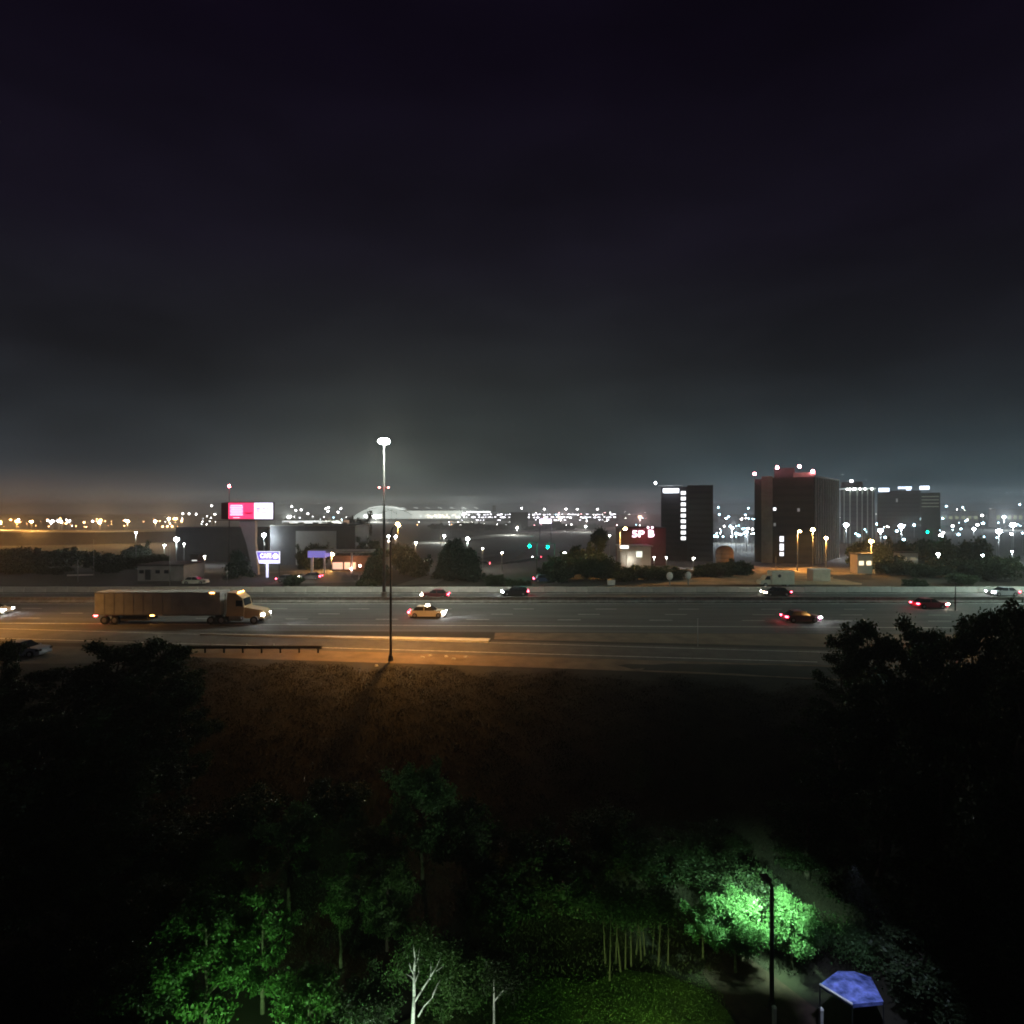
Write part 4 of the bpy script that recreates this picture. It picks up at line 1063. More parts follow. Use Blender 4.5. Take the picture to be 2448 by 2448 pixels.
# named ones on high masts above the horizon
for px, py in ((697, 1211), (707, 1220), (720, 1219), (736, 1228), (779, 1216), (785, 1213), (784, 1222), (808, 1224), (815, 1216), (506, 1209), (514, 1229), (694, 1234)):
    far_lamp(px, py, 25, E1, 1.15, "apron floodlight mast standing above the horizon between billboard and arch" if px > 600 else "apron floodlight mast just left of the billboard",
             "apron floodlights right of the billboard" if px > 600 else "apron floodlights left of the billboard", D=760)
for px, py in ((437, 1228), (452, 1228), (469, 1229), (1247, 1215), (1301, 1217), (1353, 1217), (1380, 1217), (1428, 1217), (1717, 1213), (1720, 1230), (1742, 1235), (1789, 1215), (1782, 1231), (2262, 1210), (2302, 1213), (2438, 1206)):
    far_lamp(px, py, 25, E1 if px < 1700 else E3, 1.3, "lone light a little above the skyline, " + ("left of the billboard" if px < 600 else "right of the terminal" if px < 1500 else "between the towers" if px < 2000 else "at the right"),
             "lone lights above the skyline, " + ("left" if px < 600 else "centre" if px < 1500 else "towers" if px < 2000 else "right"), D=900)

def low_building(px0, px1, py0, py1, D, mat, label, em=None, windows=0):
    p = at((px0+px1)/2, D); t = thing("low_building", label, "building", p)
    z1 = Q(0, py0, D).z-p.z; w = (px1-px0)/F*D
    dd = 3.0 if D < 200 else 12
    MB().box((0, dd/2, z1/2), (w, dd, z1)).build("wall", mat, t)
    MB().box((0, dd/2, z1+.15), (w+.5, dd+.5, .3)).build("roof", STEELD, t)
    for k in range(windows):
        MB().box((-w/2+w*(k+.5)/windows, -.05, z1*.55), (w/windows*.6, .1, z1*.22)).build("window", em, t)
LB = pbr("low_building_wall", (.055, .045, .038), .85, .2, .2)
low_building(420, 640, 1262, 1300, 260, LB, "wide dim shed left of the billboard pylon")
low_building(2050, 2086, 1326, 1350, 140, pbr("pale_hut", (.4, .34, .26), .8), "small hut with two bright windows under the bare tree lamp", emit("hut_win", (1, .78, .55), 1.1, True), 2)
low_building(2150, 2195, 1322, 1340, 190, WHITEP, "small pale gabled house at right", emit("dim_win", (.8, .7, .5), .12), 2)
low_building(2140, 2180, 1350, 1364, 140, pbr("pale_roofed", (.30, .33, .31), .8), "low pale shed right of the building ground", emit("dim_win", (.8, .7, .5), .12), 1)
low_building(455, 475, 1327, 1345, 160, LB, "small dark hut behind the grey block building", emit("hut_white", (.8, .8, .75), .8), 1)
low_building(1220, 1262, 1225, 1262, 700, DARKG, "dark narrow block on the horizon left of the violet screen")
low_building(2250, 2340, 1222, 1228, 900, WHITEP, "long pale lit roof on the right horizon", emit("pale_strip", (.6, .65, .4), .3), 6)
low_building(2380, 2460, 1217, 1230, 800, WHITEP, "pale lit building cut by the right edge", emit("pale_strip", (.6, .65, .4), .3), 6)

# ------------------------------------------------------------------ vegetation
def leaves(centers, n, size, spread, rs, squash=.8, drop=0):
    """small leaf quads clustered round the given points"""
    C = np.array(centers); k = rs.integers(0, len(C), n)
    P = C[k]+rs.normal(0, 1, (n, 3))*np.array([spread, spread, spread*squash])
    if drop: P[:, 2] -= rs.random(n)**2*drop
    a = rs.normal(0, 1, (n, 3)); a /= np.linalg.norm(a, axis=1)[:, None]
    b = np.cross(a, rs.normal(0, 1, (n, 3))); b /= np.linalg.norm(b, axis=1)[:, None]
    s = size*(.6+.8*rs.random(n))[:, None]
    a = a*s*.5; b = b*s*.32
    V = np.stack([P-a, P-b*1.0+a*.1, P+a, P+b*1.0+a*.1], 1).reshape(-1, 3)
    return V
def quad_mesh(name, V, mat):
    n = len(V)//4; me = bpy.data.meshes.new(name)
    me.vertices.add(len(V)); me.vertices.foreach_set("co", V.astype(np.float32).ravel())
    me.loops.add(n*4); me.loops.foreach_set("vertex_index", np.arange(n*4, dtype=np.int32))
    me.polygons.add(n); me.polygons.foreach_set("loop_start", np.arange(0, n*4, 4, dtype=np.int32))
    me.materials.append(mat); me.update(calc_edges=True); return me
def skeleton(h, r, rs, trunk_r, n_limb=14, lean=.05, start=.3, shape="round", fork=False):
    """tapered trunk with limbs; returns mesh builder and twig points"""
    m = MB(); tips = []
    N = 7; pts = [Vector((0, 0, 0))]
    for i in range(1, N+1):
        z = h*.93*i/N; pts.append(Vector((rs.normal(0, lean)*z*.35, rs.normal(0, lean)*z*.35, z)))
    m.path(pts, [trunk_r*(1-.88*i/N) for i in range(N+1)], 7)
    for k in range(n_limb):
        u = start+(1-start)*(k+.5)/n_limb; i = min(N-1, int(u*N)); p = pts[i].lerp(pts[i+1], u*N-i)
        a = k*2.4+rs.normal(0, .3)
        v = (u-start)/(1-start)
        if shape == "round": reach = r*(.55+.75*math.sin(math.pi*min(1, v*.85+.12)))*.85
        elif shape == "cone": reach = r*(1.05-v)
        elif shape == "vase": reach = r*(.35+.75*v)
        else: reach = r*.8
        up = {"round": .35, "cone": -.05, "vase": .9}.get(shape, .4)
        reach *= rs.uniform(.75, 1.2)
        d = Vector((math.cos(a), math.sin(a), up+rs.normal(0, .12)))
        q = p+d*reach*.55+Vector((0, 0, .05*reach)); e = p+d*reach+Vector((0, 0, rs.normal(0, .1)*reach))
        rr = trunk_r*(1-.85*u)*.5+.008
        m.path([p, q, e], [rr, rr*.55, rr*.18], 5)
        tips += [tuple(q), tuple(e), tuple(q.lerp(e, .5)), tuple(p.lerp(q, .7))]
        for j in range(3):
            g = q.lerp(e, rs.uniform(0, .8)); w = g+Vector(rs.normal(0, 1, 3)).normalized()*reach*.33
            m.path([g, w], [rr*.35, rr*.1], 4); tips.append(tuple(w))
    tips.append(tuple(pts[-1]))
    return m, tips
SHARED = {}
def tree(loc, h, r, n, size, label, group, rs_seed, leaf=LEAF, bark=BARK, shape="round", start=.3, trunk_r=None, name="tree", cat="tree", spread=None, n_limb=14, key=None, rz=0, lean=.05, squash=.8, drop=0):
    t = thing(name, label, cat, loc, rz, group)
    if key and key in SHARED:
        tm, cm, h0, r0 = SHARED[key]
        a = place("trunk", tm, t); b = place("crown", cm, t)
        for o in (a, b): o.scale = (r/r0, r/r0, h/h0)
        return t
    rs = np.random.default_rng(rs_seed)
    m, tips = skeleton(h, r, rs, trunk_r or h*.018+.03, n_limb, lean, start, shape)
    a = m.build("trunk", bark, t, smooth=True)
    V = leaves(tips, n, size, spread or r*.105, rs, squash, drop)
    top = float(np.percentile(V[:, 2], 99.7)); rad = float(np.percentile(np.hypot(V[:, 0], V[:, 1]), 98))
    me = quad_mesh("crown", V, leaf); b = place("crown", me, t)
    for o in (a, b): o.scale = (r/rad, r/rad, h/top)
    if key: SHARED[key] = (a.data, me, top, rad)
    return t
def treepx(px, ytop, D, r, n, size, label, group, seed, **k):
    p = at(px, D); h = Q(0, ytop, D).z-p.z
    return tree(p, h, r, n, size, label, group, seed, **k)
FG = "garden trees in the foreground"
# lit and half lit trees at the foot of the picture
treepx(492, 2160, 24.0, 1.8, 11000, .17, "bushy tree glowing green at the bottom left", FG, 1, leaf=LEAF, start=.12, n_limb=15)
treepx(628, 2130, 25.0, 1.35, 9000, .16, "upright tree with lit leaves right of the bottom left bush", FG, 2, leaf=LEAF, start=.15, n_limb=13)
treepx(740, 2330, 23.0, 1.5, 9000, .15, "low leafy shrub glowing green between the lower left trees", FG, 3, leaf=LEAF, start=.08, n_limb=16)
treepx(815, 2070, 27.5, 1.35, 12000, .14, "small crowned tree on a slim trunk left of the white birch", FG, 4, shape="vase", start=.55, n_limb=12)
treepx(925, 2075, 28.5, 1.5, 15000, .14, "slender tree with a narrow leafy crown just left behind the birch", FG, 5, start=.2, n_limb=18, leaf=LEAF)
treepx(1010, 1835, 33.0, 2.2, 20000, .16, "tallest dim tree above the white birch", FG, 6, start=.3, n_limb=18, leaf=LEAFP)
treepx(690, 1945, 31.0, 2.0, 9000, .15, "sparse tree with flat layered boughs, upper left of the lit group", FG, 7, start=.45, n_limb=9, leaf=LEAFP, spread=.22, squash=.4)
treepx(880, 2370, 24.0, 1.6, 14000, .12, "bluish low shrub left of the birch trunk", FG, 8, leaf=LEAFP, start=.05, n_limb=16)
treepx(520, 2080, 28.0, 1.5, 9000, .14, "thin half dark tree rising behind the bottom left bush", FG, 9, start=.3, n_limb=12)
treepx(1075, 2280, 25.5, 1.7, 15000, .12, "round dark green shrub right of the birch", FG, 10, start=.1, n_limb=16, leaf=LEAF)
def birch():
    D = 22.5; p = at(985, D)
    t = thing("birch_tree", "white barked birch with bare forked branches at the bottom", "tree", p, 0, FG)
    def L(px, py): q = Q(px, py, D); return Vector((q.x-p.x, 0, q.z-p.z))
    m = MB()
    m.path([Vector((0, 0, 0)), L(987, 2448), L(990, 2380), L(990, 2320), L(992, 2290), L(988, 2258)], [.09, .075, .06, .045, .028, .012], 8)
    def br(pts, r, dy=0):
        P = [L(*q) for q in pts]
        for i, q in enumerate(P): q.y += dy*i/len(P)
        m.path(P, [r*(1-.8*i/(len(P)-1)) for i in range(len(P))], 6)
    br([(991, 2395), (1008, 2370), (1028, 2342), (1042, 2322), (1053, 2300)], .042, .4)
    br([(1000, 2430), (1014, 2402), (1034, 2378), (1046, 2348)], .032, -.3)
    br([(1028, 2342), (1030, 2322), (1028, 2305)], .02, .2)
    br([(990, 2330), (982, 2312), (980, 2295)], .03, -.2); br([(990, 2318), (998, 2298), (1002, 2270)], .025, .2)
    br([(990, 2345), (984, 2330), (972, 2318)], .02, -.3); br([(991, 2352), (1000, 2330), (998, 2312)], .02, .3)
    br([(1042, 2322), (1050, 2318), (1062, 2312)], .014, .1); br([(1034, 2378), (1042, 2362), (1052, 2345)], .014, .1)
    m.build("trunk", BIRCH, t, smooth=True)
    rs = np.random.default_rng(77)
    tips = [tuple(L(a, b)+Vector((0, .6, 0))) for a, b in ((1053, 2300), (1046, 2345), (980, 2290), (1002, 2265), (1062, 2310), (1070, 2360), (960, 2330), (1030, 2290), (1080, 2400), (1010, 2300), (940, 2360))]
    place("crown", quad_mesh("crown", leaves(tips, 5200, .09, .28, rs), LEAF), t)
birch()
# second white stem and small fence post on the lawn edge
def sapling(px, y0, y1, D, label, lean=0):
    p = at(px, D); t = thing("young_birch", label, "tree", p, 0, FG); h = Q(0, y0, D).z-p.z
    m = MB().path([(0, 0, 0), (lean*.5, 0, h*.5), (lean, 0, h)], [.06, .045, .015], 6)
    m.path([(lean*.6, 0, h*.62), (lean*.6+.5, .1, h*.8), (lean*.6+1.0, .1, h*.9)], [.03, .02, .008], 5)
    m.build("trunk", BIRCH, t, smooth=True)
    rs = np.random.default_rng(int(px)); place("crown", quad_mesh("crown", leaves([(lean, 0, h), (lean+.6, 0, h*.86), (lean+1.0, .1, h*.92)], 1600, .09, .3, rs), LEAFD), t)
sapling(1181, 2330, 2448, 23.5, "young white stemmed tree between birch and lawn")
sapling(835, 2425, 2448, 22.5, "thin pale stem at the bottom edge left of the birch", .1)
# dark trees over the middle
random.seed(21)
USED = set()
def placed(what, px, yt):
    for lim, w in ((20, "at the left edge"), (120, "under the parked grey car"), (300, "under the truck's trailer"), (420, "under the truck's middle"), (520, "under the truck cab"), (760, "under the billboard"), (900, "under the tall mast"), (1060, "under the cream car"),
                   (1250, "under the tall conifers"), (1410, "under the green signals"), (1560, "under the red sign"), (1750, "under the hotel tower"), (1960, "under the broad ribbed tower"), (2100, "under the round tower"), (2260, "under the blue roof signs"), (2370, "near the right edge"), (9999, "at the right edge")):
        if px < lim: break
    row = "crown against the road" if yt < 1560 else "just below the road" if yt < 1660 else "upper slope" if yt < 1800 else "middle slope" if yt < 1940 else "lower slope" if yt < 2080 else "near the bottom" if yt < 2200 else "at the bottom"
    s = "%s %s, %s" % (what, w, row)
    for extra in ("", ", darker one", ", further right one", ", small one", ", last one"):
        if s+extra not in USED: USED.add(s+extra); return s+extra
    return s
mid = [(1120, 1930, 33, 2.3), (1205, 2080, 30, 2.0), (1290, 1990, 33, 2.4), (1380, 2060, 31, 2.2), (1440, 1950, 35, 2.3), (1520, 2010, 34, 2.3), (1610, 2030, 33, 2.2), (1690, 1990, 35, 2.4), (1180, 2290, 26, 1.4),
       (600, 1900, 36, 2.3), (420, 1960, 34, 2.4), (350, 2120, 29, 2.3), (250, 2010, 32, 2.6), (120, 1960, 34, 2.7), (30, 2050, 30, 2.6), (180, 2220, 26, 2.3), (320, 2310, 24, 2.0), (60, 2290, 25, 2.2), (400, 2230, 26.5, 1.7),
       (800, 1880, 37, 2.2), (900, 1990, 33.5, 1.8)]
for i, (px, yt, D, r) in enumerate(mid):
    nm = ["first", "second", "third", "fourth", "fifth", "sixth", "seventh", "eighth", "ninth"]
    lab = placed("unlit tree of the foreground wood", px, yt)
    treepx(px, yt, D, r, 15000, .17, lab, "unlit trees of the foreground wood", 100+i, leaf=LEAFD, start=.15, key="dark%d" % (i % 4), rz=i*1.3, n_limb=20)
# lawn and its trees
def lawn():
    v = [(-5.5, 14), (9.8, 14), (9.6, 23), (9.2, 25.2), (8.4, 26.3), (7.0, 27.0), (5.4, 27.3), (3.6, 26.6), (2.2, 26.9), (0.2, 26.1), (-2.5, 25.8), (-5.5, 24)]
    P = []; f = []; n = len(v); c = (3.0, 22)
    for r in range(9):
        for q in v:
            x = c[0]+(q[0]-c[0])*r/8; y = c[1]+(q[1]-c[1])*r/8; P.append((x, y, zg(y)+.03))
    for r in range(8):
        for k in range(n): f.append((r*n+k, r*n+(k+1) % n, (r+1)*n+(k+1) % n, (r+1)*n+k))
    tag(MB().add(P, f).build("lawn", LAWN), kind="structure")
    rs = np.random.default_rng(5); N = 30000
    x = rs.uniform(-4, 9.3, N); y = rs.uniform(19.5, 26.9, N)+rs.normal(0, .35, N); z = np.array([zg(q) for q in y])+.03
    a = rs.uniform(0, 6.28, N); w = .012+.012*rs.random(N); h = .015+.03*rs.random(N)
    V = np.empty((N, 3, 3)); dx, dy = np.cos(a)*w, np.sin(a)*w
    V[:, 0] = np.stack([x-dx, y-dy, z], 1); V[:, 1] = np.stack([x+dx, y+dy, z], 1)
    V[:, 2] = np.stack([x+rs.normal(0, .03, N), y+rs.normal(0, .03, N), z+h], 1)
    tag(tri_mesh("lawn_grass", V, BLADEG), "short mown grass of the lit lawn at the bottom", "grass", kind="stuff")
def tri_mesh(name, V, mat):
    n = len(V); me = bpy.data.meshes.new(name)
    me.vertices.add(n*3); me.vertices.foreach_set("co", V.astype(np.float32).ravel())
    me.loops.add(n*3); me.loops.foreach_set("vertex_index", np.arange(n*3, dtype=np.int32))
    me.polygons.add(n); me.polygons.foreach_set("loop_start", np.arange(0, n*3, 3, dtype=np.int32))
    me.materials.append(mat); me.update(calc_edges=True); return place(name, me)
lawn()
def meadow():
    rs = np.random.default_rng(9); N = 190000
    y = 27+(57.5-27)*rs.random(N)**.8; x = rs.uniform(-34, 34, N)*(y/57)
    keep = y < 59.5-.118*(x+19.7)-4.3-1.2*np.sin(x*.35)*np.sin(x*.9+1)-rs.random(N)*1.5
    x, y = x[keep], y[keep]; N = len(x)
    cl = np.sin(x*1.7+np.sin(y*2.1)*2)*np.sin(y*1.3+x*.6)
    z = np.array([zg(q) for q in y])
    a = rs.uniform(0, 6.28, N); w = .014+.014*rs.random(N); h = (.06+.09*rs.random(N))*(1+.5*cl)
    V = np.empty((N, 3, 3)); dx, dy = np.cos(a)*w, np.sin(a)*w
    V[:, 0] = np.stack([x-dx, y-dy, z], 1); V[:, 1] = np.stack([x+dx, y+dy, z], 1)
    V[:, 2] = np.stack([x+rs.normal(0, .08, N), y+rs.normal(0, .08, N), z+h], 1)
    tag(tri_mesh("meadow_grass", V, BLADE), "rough grass of the dark meadow below the slip road", "grass", kind="stuff")
meadow()
# litter and stones on the verge
for i, (px, py) in enumerate(((1010, 1572), (1028, 1568), (1067, 1570), (1084, 1576), (1114, 1571), (900, 1592))):
    p = G(px, py); b = MB().box((0, 0, .06), (.45, .3, .1), rz=i, taper=.6)
    tag(b.build("stone", CONC, loc=p), "pale stone lying on the orange lit verge right of the lamp post" if px > 950 else "pale stone lying left of the lamp post", "stone", "pale stones on the verge" if px > 950 else None)

# reddish thicket of bare stems at the back of the lawn
def thicket():
    rs = np.random.default_rng(31)
    for i in range(13):
        px = 1448+i*12+rs.normal(0, 3); D = 27.6+rs.normal(0, .4); p = at(px, D); h = (Q(0, 2190, D).z-p.z)*rs.uniform(.9, 1.25)
        t = thing("slim_tree", ["leftmost", "second", "third", "fourth", "fifth", "sixth", "seventh", "eighth", "ninth", "tenth", "eleventh", "twelfth", "rightmost"][i]+" thin bare stem in the row behind the lawn", "tree", p, 0, "bare stems behind the lawn")
        l = rs.normal(0, .12)
        MB().path([(0, 0, 0), (l*.4, 0, h*.4), (l, 0, h)], [.04, .03, .014], 5).build("trunk", pbr("pale_stem", (.030, .020, .016), .9, .3, 5), t)
        place("crown", quad_mesh("crown", leaves([(l, 0, h), (l*1.5, .2, h+.5), (l-.3, 0, h+.3)], 900, .11, .32, rs), LEAFD), t)
thicket()
# bright lamp tree at right
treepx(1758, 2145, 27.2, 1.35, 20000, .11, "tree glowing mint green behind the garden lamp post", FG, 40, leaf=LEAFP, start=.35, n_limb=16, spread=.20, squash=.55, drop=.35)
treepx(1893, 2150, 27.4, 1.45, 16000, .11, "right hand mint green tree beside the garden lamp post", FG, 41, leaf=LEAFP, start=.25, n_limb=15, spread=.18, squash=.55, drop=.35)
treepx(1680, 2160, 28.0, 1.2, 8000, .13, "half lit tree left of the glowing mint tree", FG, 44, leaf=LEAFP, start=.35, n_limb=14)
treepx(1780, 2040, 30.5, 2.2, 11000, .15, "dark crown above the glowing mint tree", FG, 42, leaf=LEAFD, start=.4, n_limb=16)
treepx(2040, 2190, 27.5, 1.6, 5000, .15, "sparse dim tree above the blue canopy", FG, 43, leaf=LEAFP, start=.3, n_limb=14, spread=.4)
def garden_lamp():
    D = 25.2; p = at(1845, D)
    t = thing("garden_lamp", "dark garden lamp post standing in front of the glowing mint tree", "lamp post", p)
    h = Q(0, 2120, D).z-p.z
    MB().tube((0, 0, 0), (0, 0, h), .10, .08, 10).build("pole", STEELD, t, smooth=True)
    MB().tube((0, 0, 0), (0, 0, .4), .17, .14, 10).build("base", STEELD, t)
    MB().box((0, .25, h+.02), (.14, .6, .08)).build("crossarm", STEELD, t)
    MB().box((0, .62, h-.04), (.34, .5, .14)).build("lamp_head", STEELD, t)
    MB().box((0, .66, h-.13), (.24, .34, .04)).build("lens", emit("garden_lens", (.70, 1, .78), 30), t)
    light('SPOT', (-.45, .45, h-.22), (.52, 1, .62), 2600, .12, 74, (-.9, 3.2, h-3.6), t, blend=.8)
    light('SPOT', (.45, .45, h-.22), (.52, 1, .62), 3900, .12, 78, (1.3, 3.2, h-3.8), t, blend=.8)
garden_lamp()
def floods():
    def flood(x, y, tgt, col, pw, label, spot=120):
        z = zg(y); t = thing("garden_floodlight", label, "floodlight", (x, y, z))
        MB().tube((0, 0, 0), (0, 0, .45), .04).build("stake", STEELD, t)
        d = (Vector(tgt)-Vector((x, y, z+.5))).normalized()
        MB().box((0, -.05, .5), (.3, .18, .22)).build("housing", BLACK, t)
        MB().box((0, .05, .52), (.24, .03, .16)).build("lens", emit("flood_lens", (.7, 1, .6), 8), t)
        light('SPOT', (0, .15, .55), col, pw, .08, spot, Vector(tgt)-Vector((x, y, z)), t, blend=.8)
    G1 = (.42, 1, .36)
    flood(-11.4, 20.4, (-11.8, 25, -3.4), G1, 800, "small green tinted floodlight under the bottom left bush")
    flood(-8.2, 19.8, (-7.6, 24, -4.8), G1, 900, "small green tinted floodlight under the low glowing shrub")
    flood(-4.3, 19.2, (-4.6, 28, -2.5), (.75, 1, .80), 430, "small pale floodlight under the white birch", 100)
    flood(3.2, 18.6, (3.4, 24.5, -8.5), (.42, 1, .26), 2000, "small green floodlight at the near end of the lawn", 96)
    flood(7.4, 18.8, (6.4, 24.0, -8.3), (.58, 1, .26), 3000, "small yellowish floodlight at the right end of the lawn", 70)
    flood(-1.5, 18.0, (-6.0, 31, .0), (.85, 1, .80), 600, "added pale light aimed at the tall trees above the birch", 95)  # unseen lamp added in place of building light from behind the camera
floods()
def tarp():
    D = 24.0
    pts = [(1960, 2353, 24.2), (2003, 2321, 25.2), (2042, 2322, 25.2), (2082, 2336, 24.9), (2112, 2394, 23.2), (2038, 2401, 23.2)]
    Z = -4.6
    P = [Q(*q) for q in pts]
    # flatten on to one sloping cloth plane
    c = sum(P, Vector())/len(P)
    t = thing("canopy", "blue fabric canopy with leaf dapple painted into its colour at the lower right", "canopy", (c.x, c.y, zg(c.y)))
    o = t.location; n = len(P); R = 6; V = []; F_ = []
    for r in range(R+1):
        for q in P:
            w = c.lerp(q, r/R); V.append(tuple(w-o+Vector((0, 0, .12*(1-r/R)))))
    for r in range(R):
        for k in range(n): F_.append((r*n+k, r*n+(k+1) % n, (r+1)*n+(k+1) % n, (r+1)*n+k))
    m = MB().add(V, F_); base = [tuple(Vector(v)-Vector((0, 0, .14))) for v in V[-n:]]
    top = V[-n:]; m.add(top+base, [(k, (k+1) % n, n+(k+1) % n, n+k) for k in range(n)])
    m.build("fabric", pbr("blue_fabric_painted_dapple", (.015, .05, .22), .7, .5, 2.6, col2=(.30, .36, .98)), t)  # leaf dapple is painted into the cloth colour as noise
    for i in (0, 2, 4, 5):
        q = P[i]-o; MB().tube((q.x, q.y, 0), (q.x, q.y, q.z-.02), .025).build("leg", BLACK, t)
    e = MB().path([P[0]-o, P[5]-o], [.05, .05], 6).build("edge_tube", WHITEP, t)
    light('SPOT', (c.x-o.x-1.5, -1.5, 6.2), (.60, .70, 1), 1100, .05, 46, c-o, None).location = (c.x-1.5, c.y-2.6, 1.4)  # spot with no fixture, added to brighten the canopy
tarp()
def bollard(px, py, label):
    p = G(px, py); t = thing("bollard", label, "bollard", p)
    MB().tube((0, 0, 0), (0, 0, .7), .09, .09, 10).build("post", WHITEP, t)
    MB().ball((0, 0, .74), (.11, .11, .09)).build("cap", WHITEP, t)
bollard(1851, 2452, "short white bollard at the bottom edge below the garden lamp post")
bollard(1963, 2456, "second short white bollard at the bottom edge, right of the first")
ground_patch("garden_bed", [(1700, 2260), (1790, 2290), (1960, 2420), (1960, 2600), (1780, 2600), (1770, 2450), (1680, 2330)], pbr("dark_mulch", (.045, .026, .020), .95, .4, 2, .4), .04)
# silhouettes in front of the motorway
SG = "large dark trees framing the motorway"
sil = [(2475, 1425, 33, 2.6), (2330, 1478, 38, 2.6), (2200, 1488, 40, 2.6), (2080, 1492, 41, 2.4), (2010, 1512, 40, 1.8), (2400, 1462, 36, 2.4), (2270, 1560, 33, 3.0), (2120, 1620, 34, 3.0), (2420, 1600, 29, 3.0), (2000, 1700, 35, 2.4), (2250, 1750, 29, 3), (2400, 1850, 26, 3), (2100, 1900, 29, 2.6), (1930, 1930, 33, 2.2),
       (280, 1535, 43, 3.3), (390, 1530, 43, 2.6), (340, 1600, 38, 3.2), (150, 1600, 41, 3.0), (5, 1525, 42, 1.7), (-20, 1640, 38, 3.0), (240, 1680, 35, 3.0), (90, 1720, 34, 3.2), (430, 1640, 39, 2.4), (-10, 1830, 31, 3), (330, 1830, 33, 3.0), (2210, 2150, 25, 2.4), (2350, 2230, 23.5, 2.4), (2480, 2050, 26, 3)]
for i, (px, yt, D, r) in enumerate(sil):
    lab = placed("dark tree", px, yt)
    treepx(px, yt, D, r, 19000, .22, lab, SG+(" at right" if px > 1500 else " at left"), 200+i, leaf=LEAFD, start=.12, key="sil%d" % (i % 4), rz=i*1.7, n_limb=24)
# beyond the motorway
MG = "trees beyond the motorway"
conif = [(1075, 1296, 128, 3.0), (1100, 1308, 122, 3.0), (1125, 1312, 120, 2.8), (1060, 1322, 124, 2.2), (567, 1318, 126, 3.0), (905, 1312, 116, 2.2), (890, 1330, 118, 2.4), (1092, 1290, 132, 3.0)]
for i, (px, yt, D, r) in enumerate(conif):
    treepx(px, yt, D, r, 9000, .45, ("dark conifer left of the filling station sign" if px == 567 else ["left", "back right", "rightmost", "lowest left", "", "", "", "tallest back"][i]+" dark conifer in the group right of the tall mast" if px > 1000 else ["taller", "shorter"][i == 6]+" dark conifer beside the foot of the tall mast"),
           MG+(" a" if px == 567 else " by the junction" if px > 1000 else " by the mast"), 300+i, leaf=NEEDLE, shape="cone", start=.06, key="con", rz=i, n_limb=30, spread=.5)
broad = [(1395, 1300, 150, 4.0), (1370, 1318, 140, 4.0), (1430, 1320, 140, 3.0), (1345, 1330, 125, 4.0), (1420, 1330, 122, 5.0), (1330, 1352, 118, 3.5), (1480, 1352, 120, 4.0), (1540, 1352, 122, 4.0), (1590, 1356, 124, 4.2),
         (1720, 1345, 128, 3.8), (1765, 1340, 135, 4.0), (1690, 1350, 130, 3.6), (845, 1232, 330, 10), (830, 1262, 250, 6), (860, 1280, 220, 6), (890, 1290, 200, 5), (1000, 1330, 130, 3.0), (975, 1322, 135, 3.0), (960, 1300, 170, 4),
         (760, 1300, 160, 3.6), (735, 1306, 158, 3.2), (700, 1375, 112, 2.0), (2060, 1290, 165, 3.6), (2095, 1296, 160, 4.0), (2130, 1330, 140, 4), (2180, 1345, 130, 4), (2230, 1350, 128, 4.4), (2280, 1330, 135, 5), (2330, 1340, 126, 4.5), (2380, 1330, 120, 5),
         (2300, 1372, 112, 3), (2160, 1290, 200, 6), (2210, 1285, 210, 6), (2260, 1295, 190, 6), (2320, 1290, 190, 6), (2190, 1385, 108, 2.2), (1235, 1385, 107, 2.5), (880, 1385, 108, 2.4), (1180, 1375, 110, 2.5),
         (30, 1310, 190, 6), (90, 1316, 180, 6), (150, 1312, 190, 6), (240, 1318, 175, 5), (300, 1330, 160, 4), (60, 1350, 140, 4), (130, 1356, 136, 4), (330, 1300, 220, 5), (20, 1345, 145, 4), (260, 1350, 140, 3.4), (370, 1325, 165, 4)]
def zone_word(px):
    for lim, w in ((500, "the dark field at left"), (820, "the warehouse and filling station"), (1020, "the tall mast"), (1260, "the wall at centre"), (1500, "the junction, right of the green signals"), (1800, "the hotel tower"), (2050, "the broad ribbed tower")):
        if px < lim: return w
    return "the cool lights at right"
ORD = ['first', 'second', 'third', 'fourth', 'fifth', 'sixth', 'seventh', 'eighth', 'ninth', 'tenth', 'eleventh', 'twelfth', 'thirteenth', 'fourteenth', 'fifteenth', 'sixteenth']
broad.sort(key=lambda q: q[0]); CNT = {}
for i, (px, yt, D, r) in enumerate(broad):
    zw = zone_word(px); CNT[zw] = CNT.get(zw, -1)+1
    treepx(px, yt, D, r, 9000, .6, ORD[CNT[zw]]+" rounded tree from the left by "+zw, MG+" by "+zone_word(px), 400+i, leaf=LEAFD, start=.12, key="br%d" % (i % 3), rz=i*.9, n_limb=22)
for i in range(26):
    px = 1040+i*15+rnd.uniform(-5, 5); D = 720+rnd.uniform(-30, 30)
    if 1225 < px < 1262: continue
    treepx(px, 1252+4*math.sin(i*.9)+rnd.uniform(-2, 3), D, 9, 9000, .6, "dark tree in the line below the terminal lights"+beside(px), "tree line below the terminal"+beside(px), 500, leaf=LEAFD, key="br%d" % (i % 3), rz=i)
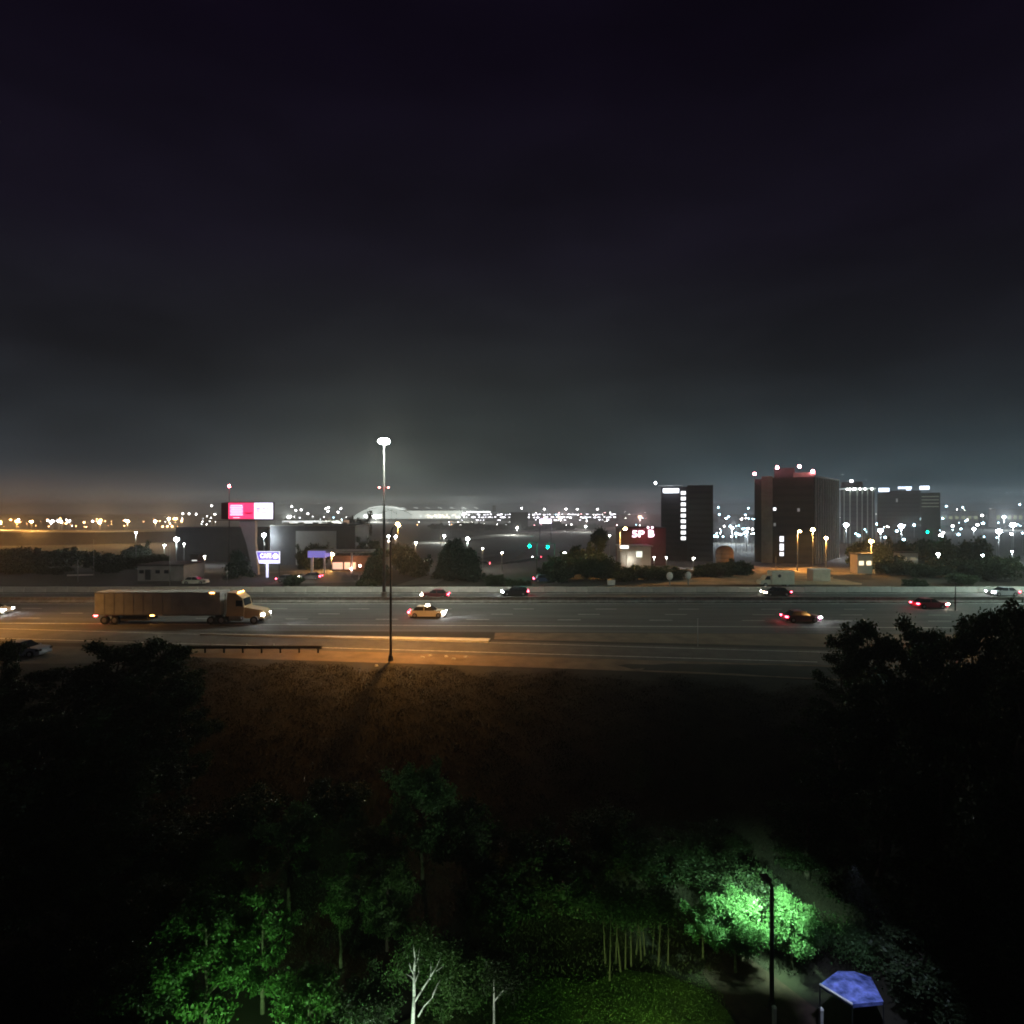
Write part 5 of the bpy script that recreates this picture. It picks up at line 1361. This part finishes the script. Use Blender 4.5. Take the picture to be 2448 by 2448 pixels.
# slim tree with a visible trunk right of centre
treepx(1432, 1263, 150, 2.3, 5000, .5, "slim tree with a bare trunk left of the tall orange street lamp", MG+" near the orange lamp", 601, leaf=LEAFD, shape="round", start=.6, n_limb=12, spread=.7)

# added lamps among the far lights, put in to make the haze glow
for px, py, D, col, pw, lab in ((40, 1246, 520, SOD, 50000, "added orange glow lamp far behind the left raised road"), (240, 1244, 700, SODW, 70000, "added warm glow lamp far behind the raised road"),
        (420, 1240, 800, SODW, 70000, "added warm glow lamp left of the billboard"), (1110, 1228, 1150, WHT, 260000, "added white glow lamp by the right end of the terminal"), (900, 1236, 1150, WHT, 260000, "added white glow lamp in front of the terminal arch"),
        (1340, 1238, 760, (1, .88, .9), 130000, "added white glow lamp right of the violet screen"), (1530, 1236, 800, (1, .6, .6), 110000, "added rosy glow lamp left of the hotel tower"),
        (1750, 1262, 420, COOL, 60000, "added strong cool glow lamp in the cluster between the towers"), (1785, 1272, 340, COOL, 26000, "added lower cool glow lamp in the cluster between the towers"),
        (2200, 1240, 640, COOL, 110000, "added cool glow lamp far behind the green signal at right"), (2400, 1236, 700, COOL, 120000, "added cool glow lamp at the far right"), (690, 1236, 900, WHT, 130000, "added white glow lamp right of the billboard")):
    t = street_lamp(px, py, D, E3 if col is COOL else E1 if col is WHT else E2, col, lab, "added glow lamps", pw*.75, 0, .2, D*.0026)

# ------------------------------------------------------------------ night haze
def haze():
    b = MB().box((0, 1600, 13), (6600, 3360, 54.2))
    o = b.build("haze", [])
    m = bpy.data.materials.new("haze_air"); m.use_nodes = True; nt = m.node_tree
    nt.nodes.remove(nt.nodes["Principled BSDF"])
    v = nt.nodes.new("ShaderNodeVolumePrincipled"); v.inputs["Density"].default_value = HAZE
    v.inputs["Color"].default_value = (.97, .98, .98, 1); v.inputs["Anisotropy"].default_value = .3
    nt.links.new(v.outputs[0], nt.nodes["Material Output"].inputs["Volume"])
    o.data.materials.append(m); tag(o, kind="stuff")
HAZE = 0.0004
haze()
